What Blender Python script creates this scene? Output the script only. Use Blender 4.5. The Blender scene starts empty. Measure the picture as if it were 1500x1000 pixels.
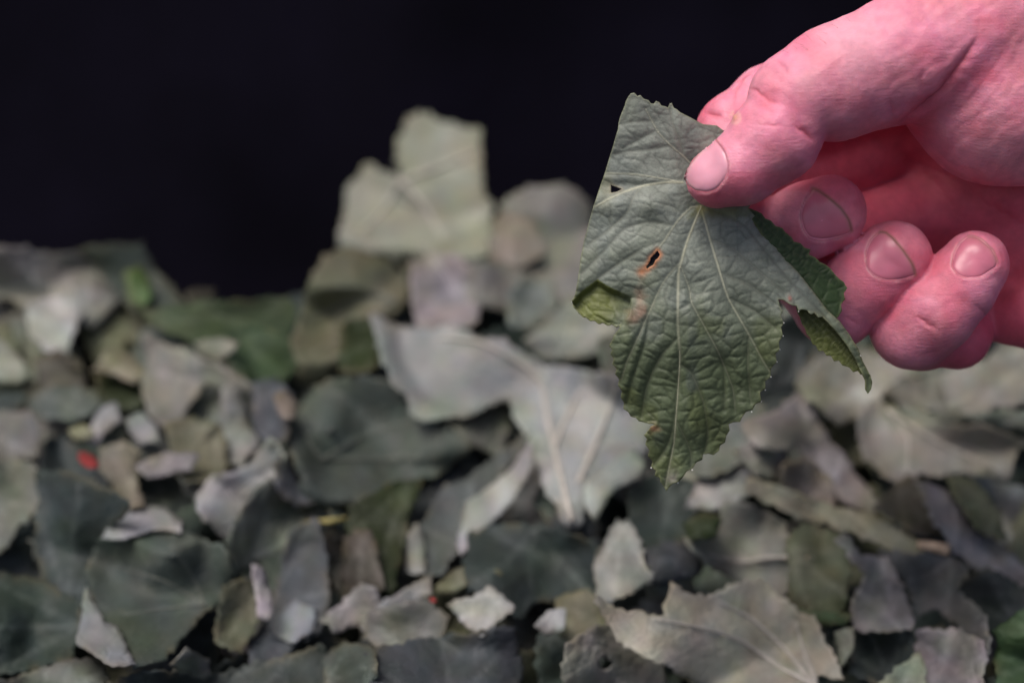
import bpy, math, random
import numpy as np
from mathutils import Vector, Matrix
from mathutils.geometry import delaunay_2d_cdt

random.seed(7); rng = np.random.default_rng(7)
SC = bpy.context.scene
COL = SC.collection

# ------------------------------------------------------------------ camera, sky, sun, exposure
FPX = 2083.3                      # focal length in photograph pixels (50 mm on 36 mm, 1500 px wide)
CAM = np.array([0.0, 0.0, 0.30]); PITCH = math.radians(20)
RIGHT = np.array([1.0, 0, 0]); FWD = np.array([0, math.cos(PITCH), -math.sin(PITCH)]); UP = np.array([0, math.sin(PITCH), math.cos(PITCH)])
D0 = 0.34; S = D0 / FPX           # distance of the held leaf; metres per pixel there

cd = bpy.data.cameras.new('camera'); cam = bpy.data.objects.new('camera', cd); COL.objects.link(cam)
cam.location = CAM; cam.rotation_euler = (math.pi/2 - PITCH, 0, 0)
cd.lens = 50; cd.sensor_width = 36; cd.clip_start = 0.02; cd.clip_end = 200
cd.dof.use_dof = True; cd.dof.focus_distance = D0 - 0.003; cd.dof.aperture_fstop = 5.9; cd.dof.aperture_blades = 9
SC.camera = cam

w = bpy.data.worlds.new('World'); SC.world = w; w.use_nodes = True
nt = w.node_tree; nt.nodes.clear()
sky = nt.nodes.new('ShaderNodeTexSky'); sky.sky_type = 'NISHITA'; sky.sun_disc = False
SUN_EL = math.radians(66); SUN_AZ = math.radians(-125)     # azimuth from +Y towards +X
sky.sun_elevation = SUN_EL; sky.sun_rotation = SUN_AZ; sky.dust_density = 6.0; sky.air_density = 0.8; sky.ozone_density = 1.0
bg = nt.nodes.new('ShaderNodeBackground'); bg.inputs['Strength'].default_value = 0.085
wo = nt.nodes.new('ShaderNodeOutputWorld')
nt.links.new(sky.outputs[0], bg.inputs[0]); nt.links.new(bg.outputs[0], wo.inputs[0])

sd = bpy.data.lights.new('sun', 'SUN'); sd.energy = 1.5; sd.angle = math.radians(30); sd.color = (1.0, 0.95, 0.90)
sun = bpy.data.objects.new('sun', sd); COL.objects.link(sun)
sdir = Vector((math.sin(SUN_AZ)*math.cos(SUN_EL), math.cos(SUN_AZ)*math.cos(SUN_EL), math.sin(SUN_EL)))
sun.rotation_euler = sdir.to_track_quat('Z', 'Y').to_euler(); sun.location = (0, -1, 2)

SC.view_settings.view_transform = 'Standard'; SC.view_settings.look = 'None'
SC.view_settings.exposure = 0.5; SC.view_settings.gamma = 1.0

# ------------------------------------------------------------------ helpers
def W(px, py, d):
    """a point seen at photograph pixel (px, py), d metres along the viewing axis"""
    px = np.asarray(px, float); py = np.asarray(py, float); d = np.asarray(d, float) + 0*px
    X = (px-750)/FPX*d; Y = (500-py)/FPX*d
    return CAM + X[..., None]*RIGHT + Y[..., None]*UP + d[..., None]*FWD

def lin(r, g, b):
    f = lambda c: (c/255/12.92) if c/255 <= .04045 else ((c/255+.055)/1.055)**2.4
    return np.array([f(r), f(g), f(b)])

def sstep(a, b, x):
    t = np.clip((x-a)/(b-a), 0, 1); return t*t*(3-2*t)

def mesh_obj(name, verts, faces, mat=None, parent=None, color=None, smooth=True, quads=False):
    me = bpy.data.meshes.new(name)
    verts = np.asarray(verts, dtype=np.float64)
    fa = faces
    if isinstance(faces, np.ndarray):
        n, k = fa.shape
        me.vertices.add(len(verts)); me.vertices.foreach_set('co', verts.astype(np.float32).ravel())
        me.loops.add(n*k); me.loops.foreach_set('vertex_index', fa.astype(np.int32).ravel())
        me.polygons.add(n); me.polygons.foreach_set('loop_start', np.arange(0, n*k, k, dtype=np.int32))
        me.update(calc_edges=True); me.validate()
    else:
        me.from_pydata([tuple(v) for v in verts], [], [tuple(f) for f in faces]); me.update()
    if smooth: me.polygons.foreach_set('use_smooth', np.ones(len(me.polygons), dtype=bool))
    if color is not None and len(me.vertices) == len(color):
        a = me.color_attributes.new('Col', 'FLOAT_COLOR', 'POINT')
        c = np.ones((len(color), 4), np.float32); c[:, :3] = color; a.data.foreach_set('color', c.ravel())
    if mat: me.materials.append(mat)
    o = bpy.data.objects.new(name, me); COL.objects.link(o)
    if parent: o.parent = parent
    return o

def origin_to(o, p):
    """move a top-level mesh's origin onto the thing itself"""
    o.data.transform(Matrix.Translation(-Vector(p))); o.location = p

def tag(o, label=None, cat=None, group=None, kind=None):
    if label: o['label'] = label
    if cat: o['category'] = cat
    if group: o['group'] = group
    if kind: o['kind'] = kind
    return o

def new_mat(name):
    m = bpy.data.materials.new(name); m.use_nodes = True; t = m.node_tree; t.nodes.clear()
    out = t.nodes.new('ShaderNodeOutputMaterial'); return m, t, out

def N(t, typ, **kw):
    n = t.nodes.new(typ)
    for k, v in kw.items():
        if k in n.inputs: n.inputs[k].default_value = v
        else: setattr(n, k, v)
    return n

SMOOTH = .55
def catmull(pts, step, closed=True):
    P = np.asarray(pts, float); n = len(P); out = []
    rngi = range(n) if closed else range(n-1)
    for i in rngi:
        if closed: p0, p1, p2, p3 = P[i-1], P[i], P[(i+1) % n], P[(i+2) % n]
        else: p0, p1, p2, p3 = P[max(i-1, 0)], P[i], P[i+1], P[min(i+2, n-1)]
        m = max(1, int(round(np.linalg.norm(p2-p1)/step)))
        for k in range(m):
            t = k/m
            cr = 0.5*((2*p1)+(-p0+p2)*t+(2*p0-5*p1+4*p2-p3)*t*t+(-p0+3*p1-3*p2+p3)*t**3)
            ln = p1+(p2-p1)*t
            out.append(SMOOTH*cr+(1-SMOOTH)*ln)
    if not closed: out.append(P[-1])
    return np.array(out)

def seg_dist(px, py, poly, closed=False):
    P = np.asarray(poly, float)
    if closed: P = np.vstack([P, P[:1]])
    d = np.full(px.shape, 1e9)
    for a, b in zip(P[:-1], P[1:]):
        ab = b-a; L = ab@ab + 1e-9
        t = np.clip(((px-a[0])*ab[0]+(py-a[1])*ab[1])/L, 0, 1)
        d = np.minimum(d, np.hypot(px-a[0]-t*ab[0], py-a[1]-t*ab[1]))
    return d

def inside(px, py, poly):
    P = np.asarray(poly, float); r = np.zeros(px.shape, bool); n = len(P); j = n-1
    for i in range(n):
        xi, yi = P[i]; xj, yj = P[j]
        if yi != yj:
            c = ((yi > py) != (yj > py)) & (px < (xj-xi)*(py-yi)/(yj-yi)+xi); r ^= c
        j = i
    return r

def vnoise(x, y, seed=0):
    """smooth value noise, about -1..1"""
    g = np.random.default_rng(seed).uniform(-1, 1, (64, 64))
    xi = np.floor(x).astype(int); yi = np.floor(y).astype(int); fx = x-xi; fy = y-yi
    fx = fx*fx*(3-2*fx); fy = fy*fy*(3-2*fy)
    a = g[yi % 64, xi % 64]; b = g[yi % 64, (xi+1) % 64]; c = g[(yi+1) % 64, xi % 64]; d = g[(yi+1) % 64, (xi+1) % 64]
    return (a*(1-fx)+b*fx)*(1-fy)+(c*(1-fx)+d*fx)*fy

def tube(name, pts, radii, mat, parent, color=None, sides=7):
    P = np.asarray(pts, float); n = len(P); V = []; F = []
    for i in range(n):
        t = P[min(i+1, n-1)]-P[max(i-1, 0)]; t /= np.linalg.norm(t)+1e-12
        a = np.cross(t, FWD); a /= np.linalg.norm(a)+1e-12; b = np.cross(t, a)
        for k in range(sides):
            th = 2*math.pi*k/sides
            V.append(P[i]+radii[i]*(math.cos(th)*a+math.sin(th)*b))
    for i in range(n-1):
        for k in range(sides):
            k2 = (k+1) % sides
            F.append((i*sides+k, i*sides+k2, (i+1)*sides+k2, (i+1)*sides+k))
    F.append(tuple(range(sides))[::-1]); F.append(tuple((n-1)*sides+k for k in range(sides)))
    return mesh_obj(name, V, [tuple(f) for f in F] if True else F, mat, parent, color=None if color is None else np.tile(color, (len(V), 1)))

# ------------------------------------------------------------------ materials
def leaf_material(name, bump_scale, bump_dist, transl=0.12, rough=0.62, fine=900.0):
    m, t, out = new_mat(name)
    at = N(t, 'ShaderNodeAttribute'); at.attribute_name = 'Col'
    tc = N(t, 'ShaderNodeTexCoord')
    n1 = N(t, 'ShaderNodeTexNoise', Scale=bump_scale, Detail=5.0, Roughness=0.6)
    t.links.new(tc.outputs['Object'], n1.inputs['Vector'])
    n2 = N(t, 'ShaderNodeTexNoise', Scale=fine, Detail=3.0, Roughness=0.6)
    t.links.new(tc.outputs['Object'], n2.inputs['Vector'])
    mr = N(t, 'ShaderNodeMapRange'); mr.inputs['From Min'].default_value = .3; mr.inputs['From Max'].default_value = .7
    mr.inputs['To Min'].default_value = .80; mr.inputs['To Max'].default_value = 1.18
    t.links.new(n1.outputs['Fac'], mr.inputs['Value'])
    mr2 = N(t, 'ShaderNodeMapRange'); mr2.inputs['From Min'].default_value = .3; mr2.inputs['From Max'].default_value = .7
    mr2.inputs['To Min'].default_value = .88; mr2.inputs['To Max'].default_value = 1.1
    t.links.new(n2.outputs['Fac'], mr2.inputs['Value'])
    mm = N(t, 'ShaderNodeMath', operation='MULTIPLY'); t.links.new(mr.outputs[0], mm.inputs[0]); t.links.new(mr2.outputs[0], mm.inputs[1])
    vm = N(t, 'ShaderNodeVectorMath', operation='SCALE'); t.links.new(at.outputs['Color'], vm.inputs[0]); t.links.new(mm.outputs[0], vm.inputs['Scale'])
    vo = N(t, 'ShaderNodeTexVoronoi', Scale=bump_scale*3.2, feature='DISTANCE_TO_EDGE')
    t.links.new(tc.outputs['Object'], vo.inputs['Vector'])
    vr = N(t, 'ShaderNodeMapRange'); vr.inputs['From Max'].default_value = .12; t.links.new(vo.outputs['Distance'], vr.inputs['Value'])
    ad = N(t, 'ShaderNodeMath', operation='MULTIPLY_ADD'); t.links.new(vr.outputs[0], ad.inputs[0]); ad.inputs[1].default_value = .35
    t.links.new(n2.outputs['Fac'], ad.inputs[2])
    bp = N(t, 'ShaderNodeBump', Strength=0.6, Distance=bump_dist); t.links.new(ad.outputs[0], bp.inputs['Height'])
    p = N(t, 'ShaderNodeBsdfPrincipled', Roughness=rough); p.inputs['Specular IOR Level'].default_value = .35
    t.links.new(vm.outputs[0], p.inputs['Base Color']); t.links.new(bp.outputs[0], p.inputs['Normal'])
    tr = N(t, 'ShaderNodeBsdfTranslucent'); t.links.new(vm.outputs[0], tr.inputs['Color'])
    mx = N(t, 'ShaderNodeMixShader', Fac=transl); t.links.new(p.outputs[0], mx.inputs[1]); t.links.new(tr.outputs[0], mx.inputs[2])
    t.links.new(mx.outputs[0], out.inputs['Surface'])
    return m
M_PILE = leaf_material('dried_leaf', 55.0, 0.0007)
M_HELD = leaf_material('held_leaf', 110.0, 0.00010, transl=0.10, rough=0.5, fine=2600.0)

def plain(name, col, rough=.6, noise=0, bump=0, scale=20., spec=.3):
    m, t, out = new_mat(name); p = N(t, 'ShaderNodeBsdfPrincipled', Roughness=rough); p.inputs['Specular IOR Level'].default_value = spec
    p.inputs['Base Color'].default_value = (*col, 1)
    tc = N(t, 'ShaderNodeTexCoord'); n = N(t, 'ShaderNodeTexNoise', Scale=scale, Detail=4.0); t.links.new(tc.outputs['Object'], n.inputs['Vector'])
    if noise:
        r = N(t, 'ShaderNodeMapRange'); r.inputs['From Min'].default_value = .3; r.inputs['From Max'].default_value = .75
        r.inputs['To Min'].default_value = 1-noise; r.inputs['To Max'].default_value = 1+noise; t.links.new(n.outputs['Fac'], r.inputs['Value'])
        v = N(t, 'ShaderNodeVectorMath', operation='SCALE'); v.inputs[0].default_value = col; t.links.new(r.outputs[0], v.inputs['Scale']); t.links.new(v.outputs[0], p.inputs['Base Color'])
    if bump:
        b = N(t, 'ShaderNodeBump', Strength=.5, Distance=bump); t.links.new(n.outputs['Fac'], b.inputs['Height']); t.links.new(b.outputs[0], p.inputs['Normal'])
    t.links.new(p.outputs[0], out.inputs['Surface']); return m

M_BACK = plain('black_cloth', (.0066, .0054, .0125), .9, noise=.55, bump=.002, scale=7., spec=.1)
M_GROUND = plain('dark_sheet', (.006, .006, .013), .7, noise=.3, bump=.002, scale=15., spec=.25)
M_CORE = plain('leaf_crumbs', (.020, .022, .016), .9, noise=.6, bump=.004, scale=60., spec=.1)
M_STALK = plain('leaf_stalk', (.34, .30, .12), .5, noise=.3, scale=300.)
M_TAN = plain('dry_stalk', (.48, .36, .26), .6, noise=.3, scale=300.)
M_VEINP = plain('pale_vein', (.46, .43, .39), .6, noise=.2, scale=300.)
M_VEIND = plain('dull_vein', (.15, .16, .135), .6, noise=.2, scale=300.)
M_VEINH = plain('fresh_vein', (.42, .42, .30), .5, noise=.25, scale=900.)
M_RED = plain('red_berry_skin', (.21, .028, .028), .7, noise=.3, scale=200.)
M_HAIR = plain('fine_hair', (.22, .12, .10), .5)
M_DEW = plain('leaf_gland', (.85, .85, .8), .15, spec=.8)

# ------------------------------------------------------------------ setting
def sheet(name, x0, x1, nx, v0, v1, nv, f):
    xs = np.linspace(x0, x1, nx); vs = np.linspace(v0, v1, nv); X, V = np.meshgrid(xs, vs)
    P = f(X, V).reshape(-1, 3); i = np.arange(nx*nv).reshape(nv, nx)
    F = np.stack([i[:-1, :-1], i[:-1, 1:], i[1:, 1:], i[1:, :-1]], -1).reshape(-1, 4)
    return P, F
P, F = sheet('g', -4, 4, 120, -2.0, 6, 120, lambda X, V: np.stack([X, V, 0.002*vnoise(X*6, V*6, 3)], -1))
g = mesh_obj('ground', P, F, M_GROUND); tag(g, kind='structure')
BY = 0.80
P, F = sheet('b', -1.8, 1.8, 160, -0.02, 1.1, 90, lambda X, V: np.stack([X, BY+0.012*vnoise(X*5, V*2.2, 5)+0.004*vnoise(X*17, V*6, 6), V], -1))
b = mesh_obj('dark_backdrop', P, F, M_BACK); tag(b, 'near-black cloth hanging upright behind the whole leaf heap', 'backdrop')
origin_to(b, (0, BY, 0))
sm = b.modifiers.new('thickness', 'SOLIDIFY'); sm.thickness = .002

def plane_d(px, py):
    """distance of the slope of the heap at a pixel"""
    return 1/(1.191+0.00119*np.clip(py, 250, 1300)) + 0*px

def crest(px):
    return np.interp(px, [-400, 0, 120, 200, 270, 430, 480, 600, 700, 860, 1000, 1200, 1500, 1900], [400, 372, 375, 380, 440, 445, 385, 380, 330, 300, 380, 440, 480, 470])

# crumbled core of the heap, coloured dark to stand in for shade between leaves
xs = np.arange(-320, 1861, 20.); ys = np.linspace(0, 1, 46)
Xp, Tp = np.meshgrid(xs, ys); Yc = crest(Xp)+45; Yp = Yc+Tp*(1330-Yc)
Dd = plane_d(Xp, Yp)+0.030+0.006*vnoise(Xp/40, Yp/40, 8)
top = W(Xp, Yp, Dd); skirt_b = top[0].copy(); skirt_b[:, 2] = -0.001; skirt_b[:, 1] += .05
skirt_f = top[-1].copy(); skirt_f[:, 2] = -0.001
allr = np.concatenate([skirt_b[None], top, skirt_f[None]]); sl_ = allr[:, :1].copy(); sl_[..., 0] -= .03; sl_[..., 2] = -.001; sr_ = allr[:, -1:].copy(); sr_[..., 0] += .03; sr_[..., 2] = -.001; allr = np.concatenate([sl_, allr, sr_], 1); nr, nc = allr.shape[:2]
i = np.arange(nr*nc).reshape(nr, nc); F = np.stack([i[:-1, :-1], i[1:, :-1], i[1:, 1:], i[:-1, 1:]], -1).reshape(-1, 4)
c = mesh_obj('leaf_crumbs', allr.reshape(-1, 3), F, M_CORE); tag(c, 'crumbled leaf litter, darkened like deep shade, filling the inside of the heap', 'leaf litter', kind='stuff')

# ------------------------------------------------------------------ the heap of leaves
BX0, BY0, BS = -500, 100, 10
BUF = plane_d(*np.meshgrid(np.arange(BX0, 2001, BS), np.arange(BY0, 1351, BS)))+0.012
GXs, GYs = np.meshgrid(np.arange(BX0, 2001, BS), np.arange(BY0, 1351, BS))

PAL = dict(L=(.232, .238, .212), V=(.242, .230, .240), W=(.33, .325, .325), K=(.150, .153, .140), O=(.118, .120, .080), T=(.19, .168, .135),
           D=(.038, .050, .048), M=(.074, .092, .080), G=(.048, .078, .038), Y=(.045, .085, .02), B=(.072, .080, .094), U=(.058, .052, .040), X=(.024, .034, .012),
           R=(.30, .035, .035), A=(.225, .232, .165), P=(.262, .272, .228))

def make_leaf(name, poly, colkey, tilt=None, curve=None, teeth=3.0, step=9, veins=None, vein_r=2.0, parent=None, lift=0.0,
              flat=.62, mat=None, seed=0, spacing=8, hole=None, depthfn=None, push=True, vary=.18, autovein=True, face=None, dim=1.0):
    r = np.random.default_rng(seed+100)
    P = np.asarray(poly, float); cen = P.mean(0); R = np.sqrt(((P-cen)**2).sum(1)).mean()
    global SMOOTH
    SMOOTH = .15 if R < 45 else .2
    out = catmull(P, spacing); SMOOTH = .55
    if R > 14:
        ja = min(4.5, R*.07)*(1 if depthfn is None else .4); out = out+np.stack([vnoise(out[:, 0]/13+seed*3.1, out[:, 1]/13, seed+40), vnoise(out[:, 0]/13, out[:, 1]/13+seed*1.7, seed+41)], 1)*ja
    # teeth
    d = np.roll(out, -1, 0)-np.roll(out, 1, 0); nrm = np.stack([d[:, 1], -d[:, 0]], 1); nrm /= np.linalg.norm(nrm, axis=1)[:, None]+1e-9
    area = 0.5*np.sum(out[:, 0]*np.roll(out[:, 1], -1)-np.roll(out[:, 0], -1)*out[:, 1])
    if area < 0: nrm = -nrm
    saw = np.where(np.arange(len(out)) % 2 == 0, 1., -.55)*r.uniform(0, 1.5, len(out))
    out = out+nrm*(saw*teeth)[:, None]
    if veins is None and autovein and R > 26:
        bi = r.integers(len(out)); bpt = cen+(out[bi]-cen)*.9; far = out[(bi+len(out)//2+np.array([-len(out)//5, 0, len(out)//5])) % len(out)]
        vlist = [[bpt, bpt*.5+f_*.5+r.normal(0, 3, 2), bpt*.06+f_*.94] for f_ in far]
    else: vlist = veins or []
    if depthfn is None:
        x0, y0 = out.min(0)-BS; x1, y1 = out.max(0)+BS
        m = (GXs > x0) & (GXs < x1) & (GYs > y0) & (GYs < y1)
        gx, gy = GXs[m], GYs[m]; ins = inside(gx, gy, out)
        idx = np.argwhere(m)[ins]; gx, gy = gx[ins], gy[ins]
        if len(gx) < 3:
            gx = np.array([cen[0]]*3); gy = np.array([cen[1]]*3); idx = np.array([[int((cen[1]-BY0)/BS), int((cen[0]-BX0)/BS)]]*3)
        du = BUF[idx[:, 0], idx[:, 1]]
        pd = plane_d(cen[0], cen[1])
        gyp = (plane_d(cen[0], cen[1]+20)-plane_d(cen[0], cen[1]-20))/40
        fx = gyp*0; A = np.stack([np.ones(len(gx)), gx-cen[0], gy-cen[1]], 1)
        if len(gx) > 8: co = np.linalg.lstsq(A, du, rcond=None)[0]
        else: co = np.array([du.mean(), 0, gyp])
        f = flat if face is None else face
        tx, ty = tilt if tilt is not None else r.normal(0, .00017, 2)
        gxx = np.clip(co[1], -2e-4, 2e-4)*.6+tx; gyy = f*gyp+.15*np.clip(co[2]-gyp, -2e-4, 2e-4)+ty
        base = lambda x, y: gxx*(x-cen[0])+gyy*(y-cen[1])
        sh = np.percentile(du-base(gx, gy), 30)-.0012-lift
        sh = max(sh, pd-.050-lift)
        c1, c2, a = curve if curve is not None else (r.uniform(-.009, .009), r.uniform(-.004, .004), r.uniform(0, math.pi))
        k1, k2, p1 = r.uniform(.02, .04), r.uniform(.02, .045), r.uniform(0, 6)
        ca, sa = math.cos(a), math.sin(a); amp = .0020*min(1, (R/60)**2)
        def depthfn(x, y):
            u = ((x-cen[0])*ca+(y-cen[1])*sa)/(R+1); v = (-(x-cen[0])*sa+(y-cen[1])*ca)/(R+1)
            return sh+base(x, y)+(c1*u*u+c2*v*v)*min(1, (R/75)**2)+amp*(np.sin(k1*x+p1+2*v)+np.sin(k2*y-p1+1.5*u))
        small = R < 45
        if vlist and not small:
            rib = vlist[len(vlist)//2]; va = r.uniform(.004, .013)*r.choice([-1, 1, 1])
        else: rib = None
        ext = BUF.copy()
        for ax_ in (0, 1, 0, 1): ext = np.minimum(np.minimum(np.roll(ext, 1, ax_), np.roll(ext, -1, ax_)), ext)
        for _ in range(7):
            for ax_ in (0, 1): ext = (np.roll(ext, 1, ax_)+2*ext+np.roll(ext, -1, ax_))/4
        free = depthfn; cu_ = r.uniform(-.007, .009)*min(1, R/70); cf = r.uniform(0, 60); ring_o = out.copy()
        def depthfn(x, y):
            d_ = free(x, y)
            if rib is not None: d_ = d_+va*(1-np.exp(-seg_dist(x, y, rib)/(.6*R)))
            d_ = d_-cu_*np.exp(-seg_dist(x, y, ring_o[::2], True)/(.16*R+3))*sstep(-.25, .5, vnoise(x/(R+10)+cf, y/(R+10), seed+77))
            fx_ = np.clip((x-BX0)/BS, 0, ext.shape[1]-1.01); fy_ = np.clip((y-BY0)/BS, 0, ext.shape[0]-1.01); i0 = np.asarray(fx_).astype(int); j0 = np.asarray(fy_).astype(int); u_, v_ = fx_-i0, fy_-j0
            e_ = (ext[j0, i0]*(1-u_)+ext[j0, i0+1]*u_)*(1-v_)+(ext[j0+1, i0]*(1-u_)+ext[j0+1, i0+1]*u_)*v_
            lim = e_-.0012-lift*.35; t_ = np.clip((d_-lim)/.0015, -30, 30)
            return d_-.0015*np.log1p(np.exp(t_))
        if push:
            dn = depthfn(gx, gy); BUF[idx[:, 0], idx[:, 1]] = np.minimum(BUF[idx[:, 0], idx[:, 1]], dn-.0006)
    # interior points
    if R > 45: step = min(step, 7)
    xs = np.arange(out[:, 0].min()+step*.5, out[:, 0].max(), step); ys = np.arange(out[:, 1].min()+step*.5, out[:, 1].max(), step)
    if len(xs) and len(ys):
        gx, gy = np.meshgrid(xs, ys); gx = gx.ravel()+r.uniform(-.2, .2, gx.size)*step; gy = gy.ravel()+r.uniform(-.2, .2, gy.size)*step
        k = inside(gx, gy, out); gx, gy = gx[k], gy[k]
        k = seg_dist(gx, gy, out, True) > step*.35; gx, gy = gx[k], gy[k]
    else: gx = gy = np.zeros(0)
    n = len(out); pts = [Vector(p) for p in out]+[Vector((x, y)) for x, y in zip(gx, gy)]
    vv, _, ff, _, _, _ = delaunay_2d_cdt(pts, [], [list(range(n))], 1, 1e-4)
    V2 = np.array([(v.x, v.y) for v in vv]); ff = [tuple(f) for f in ff]
    if hole is not None:
        hx, hy, hr = hole; ff = [f for f in ff if math.hypot(np.mean(V2[list(f), 0])-hx, np.mean(V2[list(f), 1])-hy) > hr]
    x, y = V2[:, 0], V2[:, 1]
    if False:
        bi = r.integers(len(out)); bpt = cen+(out[bi]-cen)*.9; far = out[(bi+len(out)//2+np.array([-len(out)//5, 0, len(out)//5])) % len(out)]
        vlist = [[bpt, bpt*.5+f_*.5+r.normal(0, 3, 2), bpt*.06+f_*.94] for f_ in far]
    dep = depthfn(x, y)
    col = np.array(PAL[colkey])*dim*.88*(1+r.normal(0, .035, 3))*(1+r.normal(0, .04)); C = np.tile(col, (len(x), 1))
    nz = vnoise(x/28+seed, y/28, seed+1)*.6+vnoise(x/11, y/11, seed+2)*.4
    C *= (1+vary*nz)[:, None]
    C[:, 0] *= 1+.08*vnoise(x/20, y/20, seed+5); C[:, 2] *= 1+.10*vnoise(x/24, y/24, seed+6)
    # patches where the felt is rubbed off (greener) or thicker (paler), and ribs that fork from the main ones
    gp = sstep(.1, .7, vnoise(x/(R*.7)+seed*2.3, y/(R*.7), seed+12))[:, None]; C = C*(1-.38*gp)+C*np.array([.78, .96, .62])*.38*gp
    wp = sstep(.15, .8, vnoise(x/(R*.6)+seed*1.3+7, y/(R*.6), seed+13))[:, None]; C = C*(1+.30*wp)
    # a faint browning near the edge on some leaves
    ed = seg_dist(x, y, out, True); br = np.exp(-ed/5)*.35*(vnoise(x/25, y/25, seed+9) > .2)
    C = C*(1-br[:, None])+np.array([.16, .13, .07])*br[:, None]
    if vlist:
        side = []
        if R > 40:
            for v in vlist:
                L = catmull(v, 6, closed=False)
                for q in range(4, len(L)-3, 5):
                    tg = L[q+1]-L[q-1]; tg /= np.linalg.norm(tg)+1e-9; nn_ = np.array([-tg[1], tg[0]])
                    for sg in (-1, 1): side.append([L[q], L[q]+(tg*.75+sg*nn_*.75)*min(40, R*.38)])
            sv = np.full(x.shape, 1e9)
            for v in side: sv = np.minimum(sv, seg_dist(x, y, v))
            sm_ = np.exp(-(sv/2.6)**2)[:, None]; C = C*(1+.14*sm_); dep = dep+.0007*(1-np.exp(-sv/4))
        vd = np.full(x.shape, 1e9)
        for v in vlist: vd = np.minimum(vd, seg_dist(x, y, v))
        vm_ = np.exp(-(vd/3.0)**2)[:, None]; C = C*(1-.6*vm_)+np.minimum(C*1.5+.05, .55)*.6*vm_
        dep = dep-.0005*np.exp(-(vd/5)**2)+.0007*np.sin(vd/17*2*math.pi)*np.exp(-vd/60)*.5
    V3 = W(x, y, dep)
    o = mesh_obj(name, V3, np.array(ff), mat or M_PILE, parent, C)
    s_ = o.modifiers.new('thickness', 'SOLIDIFY'); s_.thickness = .00035; s_.offset = 0
    o['_'] = 0; del o['_']
    if parent is None: origin_to(o, V3.mean(0))
    return o, depthfn

GROUP = 'dried leaves heaped in front of the dark backdrop'
# ---- leaves deep in the heap, mostly covered
def currant(cx, cy, R, rot, sq, r):
    ths = np.linspace(0, 2*math.pi, 26, endpoint=False)
    lob = .56+.44*np.abs(np.cos(1.5*ths))**1.6
    lob = np.where(np.abs(ths-math.pi) < .45, lob*.78, lob)*r.uniform(.9, 1.08, len(ths))
    x = R*lob*np.cos(ths); y = R*lob*np.sin(ths)*sq
    c, s = math.cos(rot), math.sin(rot)
    return [(cx+x_*c-y_*s, cy+x_*s+y_*c) for x_, y_ in zip(x, y)]
k = 0; DEEPS = []; HEROES = []
DEEP = {'D': 'dim dark green leaf sunk in the shade under the paler leaves', 'M': 'dull grey-green leaf half buried under its neighbours',
        'K': 'dull grey leaf underside half buried under its neighbours', 'O': 'dull olive leaf half buried under its neighbours', 'L': 'pale grey leaf underside half buried under its neighbours'}
for row, cy in enumerate(range(400, 1230, 84)):
    for cx in range(-340 + (row % 2)*56, 1900, 112):
        r = np.random.default_rng(1000+k); k += 1
        x = cx+r.uniform(-22, 22); y = cy+r.uniform(-18, 18); R = r.uniform(76, 112)
        if y < crest(x)+R*.95: y = crest(x)+R*.95+r.uniform(0, 10)
        if y > cy+120: continue
        inview = -60 < x < 1560 and y < 1060
        key = r.choice(list('DMKOL'), p=[.36, .26, .16, .17, .05] if inview else [.22, .16, .2, .12, .30])  # more dark kinds in view: shade of the gaps put into leaf colour
        pl_ = currant(x, y, R, r.uniform(0, 6.28), r.uniform(.6, .95), r)
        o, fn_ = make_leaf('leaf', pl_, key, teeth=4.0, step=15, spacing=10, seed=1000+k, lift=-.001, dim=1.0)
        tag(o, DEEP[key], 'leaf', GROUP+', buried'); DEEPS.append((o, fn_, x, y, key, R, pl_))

# ---- leaves one can tell apart, from the back of the heap forwards
def hero(label, key, poly, extras=(), veins=None, stalk=None, cat='leaf', **kw):
    """a leaf; extras are further pieces of the same leaf (curled edges), veins are raised ribs, stalk = (points, radius px, material)"""
    k = 300+len(HEROES)*3
    parts = bool(extras or veins or stalk)
    root = None
    P = np.asarray(poly, float); cen = P.mean(0)
    if parts:
        root = bpy.data.objects.new('leaf', None); root.empty_display_size = .01; COL.objects.link(root)
        root.location = (0, 0, 0)
    kw['lift'] = kw.get('lift', 0)+.002; kw.setdefault('teeth', 2.6); R_ = np.sqrt(((P-cen)**2).sum(1)).mean(); gr_ = kw.pop('grow', 1.14 if R_ < 40 else 1.09 if R_ < 80 else 1.03); poly = [tuple(q) for q in cen+(P-cen)*gr_]
    o, dfn = make_leaf('blade' if parts else 'leaf', poly, key, seed=k, parent=root, veins=veins, **kw)
    if parts:
        for ex in extras:
            ekey, epoly, ed = ex[:3]; el = ex[3] if len(ex) > 3 else None
            e, _ = make_leaf('curled_edge', epoly, ekey, seed=k+500, parent=root, teeth=1.6, autovein=False,
                             depthfn=lambda x, y, d=ed, f=dfn: f(x, y)-d)
            if el: e['label'] = el
        for v in (veins or []):
            L = catmull(v, 10, closed=False); dd = dfn(L[:, 0], L[:, 1])-.0011
            tt = np.linspace(1, .3, len(L)); tube('vein', W(L[:, 0], L[:, 1], dd), tt*kw.get('vein_r', 3.0)*dd.mean()/FPX, M_VEIND if key in 'MDO' else M_VEINP, root)
        if stalk:
            sp, sr, sm_ = stalk; L = catmull(sp, 8, closed=False); dd = dfn(L[:, 0], L[:, 1]); dd = np.minimum(dd, dd[0]+.01)-.001
            tube('stalk', W(L[:, 0], L[:, 1], dd), np.linspace(1, 1.25, len(L))*sr*dd.mean()/FPX, sm_, root)
        # put the empty at the leaf
        base = Vector(W(cen[0], cen[1], float(dfn(cen[0], cen[1])))); root.location = base
        for ch in root.children: ch.matrix_parent_inverse = Matrix.Translation(-base)
        o = root
    tag(o, label, cat, GROUP); HEROES.append((label, cen))
    return o

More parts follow.
